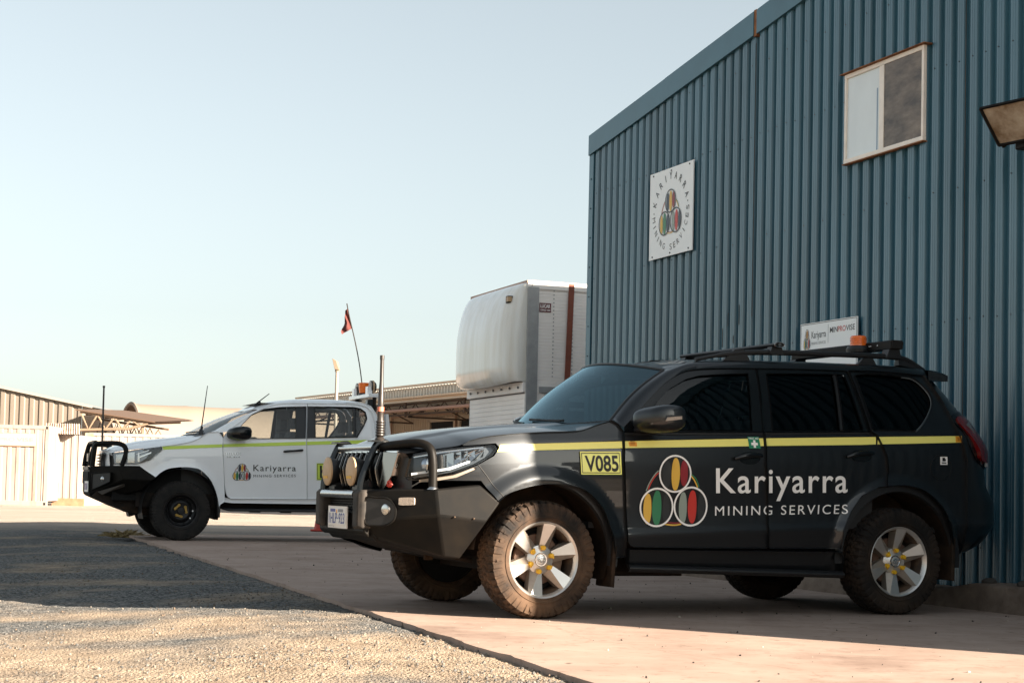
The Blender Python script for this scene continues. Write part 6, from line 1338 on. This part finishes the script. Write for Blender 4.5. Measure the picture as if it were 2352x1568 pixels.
# cabin
b = MB(); b.box((-.62, 0, 1.36), (.34, 1.40, .26), M['interior']); b.box((-1.7, 0, .60), (2.4, 1.55, .06), M['interior'])
for y in (.36, -.36):
    for x0, w_ in ((-1.0, .24), (-1.95, .30)):
        b.hull([(x0, y - w_, 1.05), (x0, y + w_, 1.05), (x0 - .45, y - w_, 1.0), (x0 - .45, y + w_, 1.0), (x0, y, .75), (x0 - .45, y, .75)], M['seat_grey'])
        b.hull([(x0 - .42, y - w_ * .9, 1.0), (x0 - .42, y + w_ * .9, 1.0), (x0 - .55, y + w_ * .9, 1.0), (x0 - .55, y - w_ * .9, 1.0), (x0 - .62, y - w_ * .7, 1.60), (x0 - .62, y + w_ * .7, 1.60), (x0 - .72, y + w_ * .7, 1.60), (x0 - .72, y - w_ * .7, 1.60)], M['seat_grey'])
        b.hull([(x0 - .63, y + d * .12, z) for d in (-1, 1) for z in (1.64, 1.80)] + [(x0 - .73, y + d * .12, z) for d in (-1, 1) for z in (1.64, 1.80)], M['seat_grey'])
b.tube([(-.95 + .05 * math.sin(a), -.36 + .19 * math.cos(a), 1.42 + .18 * math.sin(a)) for a in np.linspace(0, 6.28, 24)[:-1]], .016, M['trim'], 8, closed=True); b.build('interior', None, HC)
b = MB()
for s in (1, -1):
    b.grid(lambda u, w: (-.66 - 2.1 * u, s * .80, .62 + .82 * w), 6, 4, M['lining']); b.hull([(-1.66, s * .70, 1.45), (-1.86, s * .70, 1.45), (-1.66, s * .64, 1.96), (-1.86, s * .64, 1.96), (-1.66, s * .74, 1.45), (-1.86, s * .74, 1.45), (-1.66, s * .67, 1.96), (-1.86, s * .67, 1.96)], M['lining'])
b.grid(lambda u, w: (-1.1 - 1.7 * u, (2 * w - 1) * .60, 2.0 + .02 * u), 6, 6, M['lining']); b.build('cabin_lining', None, HC)
# tray behind the cab
b = MB()
tub = [(-2.925, 1.36), (-4.42, 1.42), (-4.42, .64), (-3.66, .62)] + [(-3.09 + .555 * math.cos(a), .46 + .555 * math.sin(a)) for a in np.linspace(math.pi - .30, math.pi * .40, 14)]
for s in (1, -1):
    q = MB(); patch(q, tub, lambda x, z: (x, .885 + .02 * math.sin((z - .6) * 3.4), z), .06, (), M['white_paint'], .03); fixn(q); q = q if s > 0 else q.mirror(); b.add(q.v, q.f, M['white_paint'])
    b.hull([(-3.05, s * .85, 1.32), (-4.42, s * .85, 1.40), (-3.05, s * .90, 1.32), (-4.42, s * .90, 1.40), (-3.05, s * .85, 1.27), (-4.42, s * .85, 1.34), (-3.05, s * .90, 1.27), (-4.42, s * .90, 1.34)], M['trim'])
b.box((-3.74, 0, .74), (1.40, 1.70, .05), M['trim']); b.box((-4.43, 0, 1.05), (.05, 1.72, .6), M['white_paint']); b.box((-3.04, 0, 1.03), (.05, 1.72, .6), M['white_paint']); b.build('tray', None, HC, bevel=.01)
b = MB(); b.hull([(-2.98, y, z) for y in (.62, .80) for z in (1.3, 1.9)] + [(-3.10, y, 1.3) for y in (.62, .80)] + [(-3.02, y, 1.9) for y in (.64, .78)], M['white_paint'])
for z in (1.50, 1.56): b.box((-3.07, .71, z), (.06, .182, .03), M['navy'])
b.build('snorkel_panel', None, HC)
# underbody, arches, side step
b = MB(); b.box((-1.6, 0, .56), (4.4, 1.3, .2), M['dusty_black']); b.box((.45, 0, .80), (.95, 1.25, .5), M['dark_hole']); b.box((0, 0, .42), (.14, 1.5, .14), M['dusty_black']); b.box((-3.09, 0, .42), (.16, 1.5, .16), M['dusty_black'])
b.hull([(x, y, z) for x, z in ((1.18, .60), (.83, .45), (.58, .36), (.2, .40), (.2, .7), (1.1, .70)) for y in (-.5, .5)], M['dusty_black']); b.hull([(x, y, z) for x, z in ((.80, .45), (.70, .38), (.40, .34), (.4, .5)) for y in (.10, .55)], M['liner']); b.build('underbody', None, HC)
for cx in (0., -3.09):
    for s in (1, -1):
        b = MB(); b.lathe([(.545, s * .88), (.56, s * .5), (0, s * .5)], (cx, 0, .46), 'y', M['trim'], 40, a0=-.3, a1=math.pi + .3); b.build('wheel_arch_liner', None, HC, sharp=60)
for s in (1, -1):
    b = MB(); b.hull([(x, s * y, z) for x, z in ((-.50, .60), (-.545, .60), (-.515, .335), (-.55, .335)) for y in (.68, .90)]); b.build('mud_flap', M['trim'], HC, bevel=.006)
    b = MB(); b.hull([(x, s * y, z) for x, y, z in ((-.60, .78, .44), (-.56, .84, .475), (-.68, .93, .455), (-2.95, .93, .475), (-2.95, .78, .45), (-.68, .93, .425), (-2.95, .93, .435), (-.60, .78, .48), (-2.95, .78, .50))]); 
    for x in (-1.05, -1.5): b.box((x, s * .85, .425), (.16, .1, .02))
    b.build('side_step', M['trim'], HC, bevel=.01)
# bull bar
b = MB()
for s in (1, -1):
    q = lambda x, y, z: (x, s * y, z)
    V = [q(1.20, .40, 1.02), q(.90, .80, 1.028), q(.60, .885, 1.035), q(.375, .915, .872), q(1.215, .40, .62), q(.80, .83, .842), q(.42, .915, .842), q(1.15, .40, .585), q(.70, .72, .66), q(.55, .78, .70), q(.95, .35, 1.02), q(.58, .70, 1.035), q(.8, .4, .55)]
    F = [(0, 4, 5, 1), (1, 5, 6, 3, 2), (4, 7, 8, 5), (5, 8, 9, 6), (0, 1, 11, 10), (1, 2, 11), (7, 12, 8), (8, 12, 9)]
    b.add(V, F if s > 0 else [f[::-1] for f in F], M['steel_black'])
b.hull([(x, y, z) for x, z in ((1.205, 1.02), (1.225, .96), (1.225, .66), (1.19, .60), (1.0, .6), (1.0, 1.02)) for y in (-.40, .40)], M['steel_black'])
hbb = b.build('bull_bar', None, HC, weld=True, bevel=.010, sharp=20)
b = MB(); b.hull([(1.10, .50, .655), (.78, .81, .775), (.78, .825, .745), (1.06, .58, .62), (1.12, .52, .66), (.80, .84, .778)], mat('brown_bar_panel', (.035, .026, .020), .5)); b.build('lower_strip', None, hbb)
for s in (1, -1):
    b = MB(); f_ = lambda t, z, o=0.: Vector((1.21 + (.90 - 1.21) * t, s * (.40 + .40 * t), z)) + Vector((.78, s * .62, 0)) * o
    ol = [f_(t, z, .006) for t, z in catmull([(.08, .70), (.08, .90), (.12, .915), (.72, .935), (.78, .92), (.78, .82), (.70, .79), (.14, .69)], 3, closed=True)]; b.tube(ol, .010, M['steel_black'], 6, closed=True); n = len(ol); b.add([p - Vector((.003, 0, 0)) for p in ol] + [f_(.42, .81, .004)], [(i, (i + 1) % n, n) for i in range(n)], M['trim'])
    b.build('fog_pocket', None, hbb); b = MB(); c = f_(.48, .84, .008); b.hull([c + Vector((.010 * math.cos(a) * 0, 0, 0)) + Vector((-.6 * math.cos(a), s * .75 * math.cos(a), math.sin(a))) * .036 for a in np.linspace(0, 6.28, 13)[:-1]] + [c + Vector((.02, s * .016, 0))], M['chrome']); b.build('fog_lamp', None, hbb)
hp_ = catmull([(1.19, .44, 1.02), (1.175, .44, 1.20), (1.155, .44, 1.315), (1.10, .50, 1.338), (.98, .62, 1.345), (.87, .71, 1.340), (.80, .755, 1.305), (.775, .775, 1.23), (.80, .785, 1.12), (.83, .79, 1.03)], 5)
for s in (1, -1): b = MB(); b.tube([(x, s * y, z) for x, y, z in hp_], .034, M['steel_black'], 14); b.build('side_hoop', None, hbb)
b = MB(); b.tube(catmull([(1.22, .36, 1.02), (1.20, .36, 1.18), (1.16, .36, 1.33), (1.14, .30, 1.355), (1.14, -.30, 1.355), (1.16, -.36, 1.33), (1.20, -.36, 1.18), (1.22, -.36, 1.02)], 5), .030, M['steel_black'], 12); b.build('centre_hoop', None, hbb)
b = MB(); b.box((1.235, .30, 1.14), (.03, .14, .11), M['clearlens']); b.box((1.20, .30, 1.14), (.05, .16, .13), M['trim']); b.build('work_lamp', None, hbb)
b = MB(); b.box((1.232, 0, .86), (.012, .70, .17), M['dark_hole']); b.box((1.236, .0, .99), (.012, .70, .05), mat('bar_band', (.16, .135, .11), .5)); b.box((1.240, .22, .73), (.012, .38, .15), M['white']); b.box((1.248, .22, .73), (.004, .30, .09), M['blue_ink']); b.build('number_plate', None, hbb)
b = MB(); b.grid(lambda u, w: (1.03 - .10 * abs(2 * u - 1) ** 2.4, (2 * u - 1) * .70, .95 + .25 * w), 24, 6, M['trim'])
for k in range(5): b.hull([(1.05 - .10 * (abs(y) / .7) ** 2.4 + d, y, z) for y in (-.55, -.28, 0, .28, .55) for d in (0, .02) for z in (1.0 + k * .045, 1.015 + k * .045)], M['trim_gloss'])
b.hull([(x, s_ * y, z) for s_ in (1,) for x, y, z in ((1.03, .50, 1.20), (.99, .62, 1.205), (.97, .62, 1.02), (1.03, .52, 1.02), (1.0, .5, 1.2), (1.0, .5, 1.02))], M['white_paint']); b.tube(catmull([(1.05, .56, 1.20), (1.06, .52, 1.10), (1.05, .53, 1.0)], 4), .03, M['trim'], 8); b.build('grille', None, HC)
# mirror, handles, lettering
for s in (1, -1):
    b = MB(); b.grid(lambda u, w: (lambda p: (-.765 + p[0] - .05 * p[1] / .12, 1.0 + p[1], 1.53 + p[2] * (1 - .22 * max(0, p[0] / .15)) + .012 * p[1] / .12))(sell(u, w, (0, 0, 0), (.145, .12, .10), .6, .65)), 32, 20, M['trim_gloss'], flip=True); b.n = [None] * len(b.n); o = (b if s > 0 else b.mirror()).build('side_mirror', None, HC, sharp=80)
    b = MB(); b.hull([(-.64, .83, 1.45), (-.78, .83, 1.46), (-.64, .83, 1.49), (-.78, .83, 1.50), (-.70, .96, 1.46), (-.80, .96, 1.47), (-.70, .96, 1.51), (-.80, .96, 1.51)], M['trim']); (b if s > 0 else b.mirror()).build('mirror_arm', None, o)
    for d, (x0, z0, x1, z1) in ((d1, (-1.43, 1.295, -1.72, 1.325)), (d2, (-2.33, 1.34, -2.62, 1.365))):
        def hn(u, w):
            x = x0 + (x1 - x0) * u; z = z0 + (z1 - z0) * u; r = .024 * (1 - .4 * math.sin(math.pi * u)) * max(.02, math.sin(math.pi * u)) ** .2; a = 2 * math.pi * w; return (x, hside(x, z) + .012 + .022 * max(0, math.sin(math.pi * u)) ** .5 + r * .6 * math.cos(a), z + r * math.sin(a))
        b = MB(); b.grid(hn, 20, 12, M['trim'], flip=True); b.n = [None] * len(b.n); (b if s > 0 else b.mirror()).build('handle', None, d[0 if s > 0 else 1], sharp=80)
def htape(poly, par, nm='reflective_tape', m=M['stripe_lime'], off=.003):
    b = MB(); patch(b, poly, HS(off), .06, (), m, .002); fixn(b); return b.build(nm, None, par)
htape([(.302, 1.316), (-.10, 1.345), (-.548, 1.374), (-.551, 1.331), (-.10, 1.300), (.276, 1.271)], HC); htape([(-.562, 1.375), (-1.15, 1.412), (-1.758, 1.450), (-1.760, 1.400), (-1.15, 1.364), (-.562, 1.332)], d1[0]); htape([(-1.772, 1.451), (-2.3, 1.482), (-2.785, 1.512), (-2.785, 1.460), (-2.3, 1.432), (-1.772, 1.401)], d2[0])
def htext(b, body, c, m, bold=0., sp=1., off=.0045):
    q = quad([(x, 0, z) for x, z in c]); return text_on(b, body, lambda s, t: (q(s, t).x, hside(q(s, t).x, q(s, t).z) + off, q(s, t).z), m, bold, sp)
b = MB(); htext(b, 'Kariyarra', [(-1.0, 1.093), (-1.619, 1.103), (-1.622, 1.020), (-1.003, 1.006)], M['ink'], .004, 1.15); b.build('lettering', None, HC); b = MB(); htext(b, 'MINING SERVICES', [(-1.005, .953), (-1.622, .973), (-1.624, .936), (-1.006, .916)], M['ink'], 0, 1.3); b.build('lettering', None, HC)
emblem(lambda a, w, k: (lambda x, z: (x, hside(x, z) + .003 + k * .8, z))(-.709 - a / 1.073 * .264, .862 + .243 * w), M['ink'], M['navy']).build('emblem', None, HC)
b = MB(); hbm = mat('chrome_badge', (.62, .63, .64), .22, .6); htext(b, 'HILUX', [(-.585, 1.256), (-.825, 1.264), (-.822, 1.230), (-.588, 1.222)], hbm, .02, 1.1, .008); htext(b, 'SR 4x4', [(-.615, 1.206), (-.805, 1.210), (-.803, 1.188), (-.617, 1.184)], hbm, .015, 1.1, .008); b.build('badge', None, HC)
b = MB(); yp = [(-1.924, 1.142), (-2.42, 1.156), (-2.428, .912), (-1.933, .90)]; patch(b, yp, HS(.006), .06, (), mat('lime_plate', (.62, .76, .10), .4), .004); fixn(b)
o1, o2 = shrink(yp, .012), shrink(yp, .020); b.add([(x, hside(x, z) + .0078, z) for x, z in o1 + o2], [(i, (i + 1) % 4, 4 + (i + 1) % 4, 4 + i) for i in range(4)], M['ink'])
htext(b, 'K050', [(-1.972, 1.112), (-2.385, 1.122), (-2.392, .945), (-1.980, .935)], M['ink'], .025, off=.008); b.build('fleet_number_plate', None, HC)
# aerials
b = MB(); b.tube([(.958, -.50, 1.02), (.960, -.50, 1.45), (.964, -.50, 2.19)], [.016, .015, .013], M['bronze_rubber'], 8); b.tube([(.964, -.5, 2.18), (.964, -.5, 2.21)], .018, M['bronze_rubber'], 8); b.build('antenna', None, HC)
b = MB(); b.lathe([(.045, 1.50), (.03, 1.545), (.02, 1.58)], (-.262, .75, 0), 'z', M['trim'], 10); b.tube([(-.262, .75, 1.52), (-.275, .75, 1.62)], .018, M['trim'], 8); b.tube([(-.270, .75, 1.6), (-.336, .75, 2.203)], [.010, .005], M['bronze_rubber'], 6); b.build('antenna', None, HC)
b = MB(); b.hull([(-1.03, .48, 1.94), (-1.03, .52, 1.94), (-1.16, .48, 2.02), (-1.16, .52, 2.02), (-1.13, .5, 2.03), (-1.16, .5, 1.95)], M['trim']); b.tube([(-1.11, .5, 2.0), (-1.285, .5, 2.142)], [.009, .006], M['bronze_rubber'], 6); b.build('antenna', None, HC)
# rack with beacon and lamps behind the cab roof
b = MB(); b.hull([(x, y, z) for y in (-.62, .52) for x, z in ((-2.780, 2.155), (-2.780, 2.21), (-2.960, 2.155), (-2.960, 2.21))], M['white_paint'])
for y in (-.5, .45): b.tube([(-2.890, y, 1.30), (-2.890, y, 2.16)], .032, M['dusty_black'], 8); b.tube([(-2.880, y, 2.1), (-2.880, y - .12, 1.85)], .02, M['dusty_black'], 8)
b.tube([(-2.890, -.5, 1.72), (-2.890, .45, 1.72)], .03, M['dusty_black'], 8); b.box((-2.840, .0, 2.06), (.08, .9, .10), M['cover_tan']); b.box((-2.840, -.4, 2.12), (.12, .3, .05), M['trim'])
rkH = b.build('rear_rack', None, HC, bevel=.006)
b = MB(); b.lathe([(.095, 2.21), (.095, 2.235), (.088, 2.24)], (-2.860, .0, 0), 'z', M['trim'], 20); bcn = b.build('beacon', None, HC); b = MB(); b.lathe([(.082, 2.24), (.098, 2.385), (.092, 2.395), (0, 2.397)], (-2.860, .0, 0), 'z', M['amber'], 24); b.build('beacon_lens', None, bcn)
for y in (.36, -.42):
    b = MB(); b.lathe([(0, -.05), (.07, -.045), (.098, .0), (.098, .035)], (-2.880, y, 2.315), 'x', M['trim'], 24); b.lathe([(0, -.055), (.06, -.05)], (-2.880, y, 2.315), 'x', M['cover_tan'], 20)
    b.box((-2.820, y + .02, 2.26), (.07, .12, .12), M['white_paint']); b.lathe([(0, .05), (.075, .045), (.095, .035)], (-2.880, y, 2.315), 'x', M['clearlens'], 24); b.lathe([(.099, -.015), (.101, .0), (.099, .015)], (-2.880, y, 2.315), 'x', M['cover_tan'], 24); b.build('work_lamp', None, rkH)
b = MB(); b.box((-2.820, .43, 2.07), (.07, .12, .11), M['trim']); b.box((-2.780, .43, 2.07), (.012, .09, .08), mat('led_grey', (.16, .17, .18), .3)); b.build('led_lamp', None, rkH)
b = MB(); b.tube([(-2.820, -.24, 2.2), (-2.815, -.24, 2.30), (-2.800, -.24, 2.35)], [.018, .018, .012], M['bronze_rubber'], 8); pw = [(-2.89, -.24, 2.34), (-2.83, -.24, 2.7), (-2.75, -.24, 3.05), (-2.65, -.24, 3.42), (-2.605, -.24, 3.62)]
b.tube(catmull(pw, 5), .0085, M['bronze_rubber'], 6); fp = b.build('flag_pole', None, HC)
fmb = MB()
def flag(u, w):
    t = Vector((-2.618, -.24, 3.55)).lerp(Vector((-2.695, -.24, 3.24)), w); d = .13 * u * (.35 + .9 * w ** 1.4) ; return t + Vector((.10 * u * (.25 + .9 * w) * (1 + .25 * math.sin(9 * w)), .05 * math.sin(7 * u + 6 * w) * u, -.05 * u - .05 * w * u)) + Vector((d * .15, -.02 * u, 0))
fmb.grid(flag, 12, 16, mat('red_flag', (.095, .022, .018), .9)); fmb.build('flag', None, fp)
for (x, s) in ((0, 1), (0, -1), (-3.09, 1), (-3.09, -1)): steel_wheel('wheel', HC, (x, s * .765, .42), s)
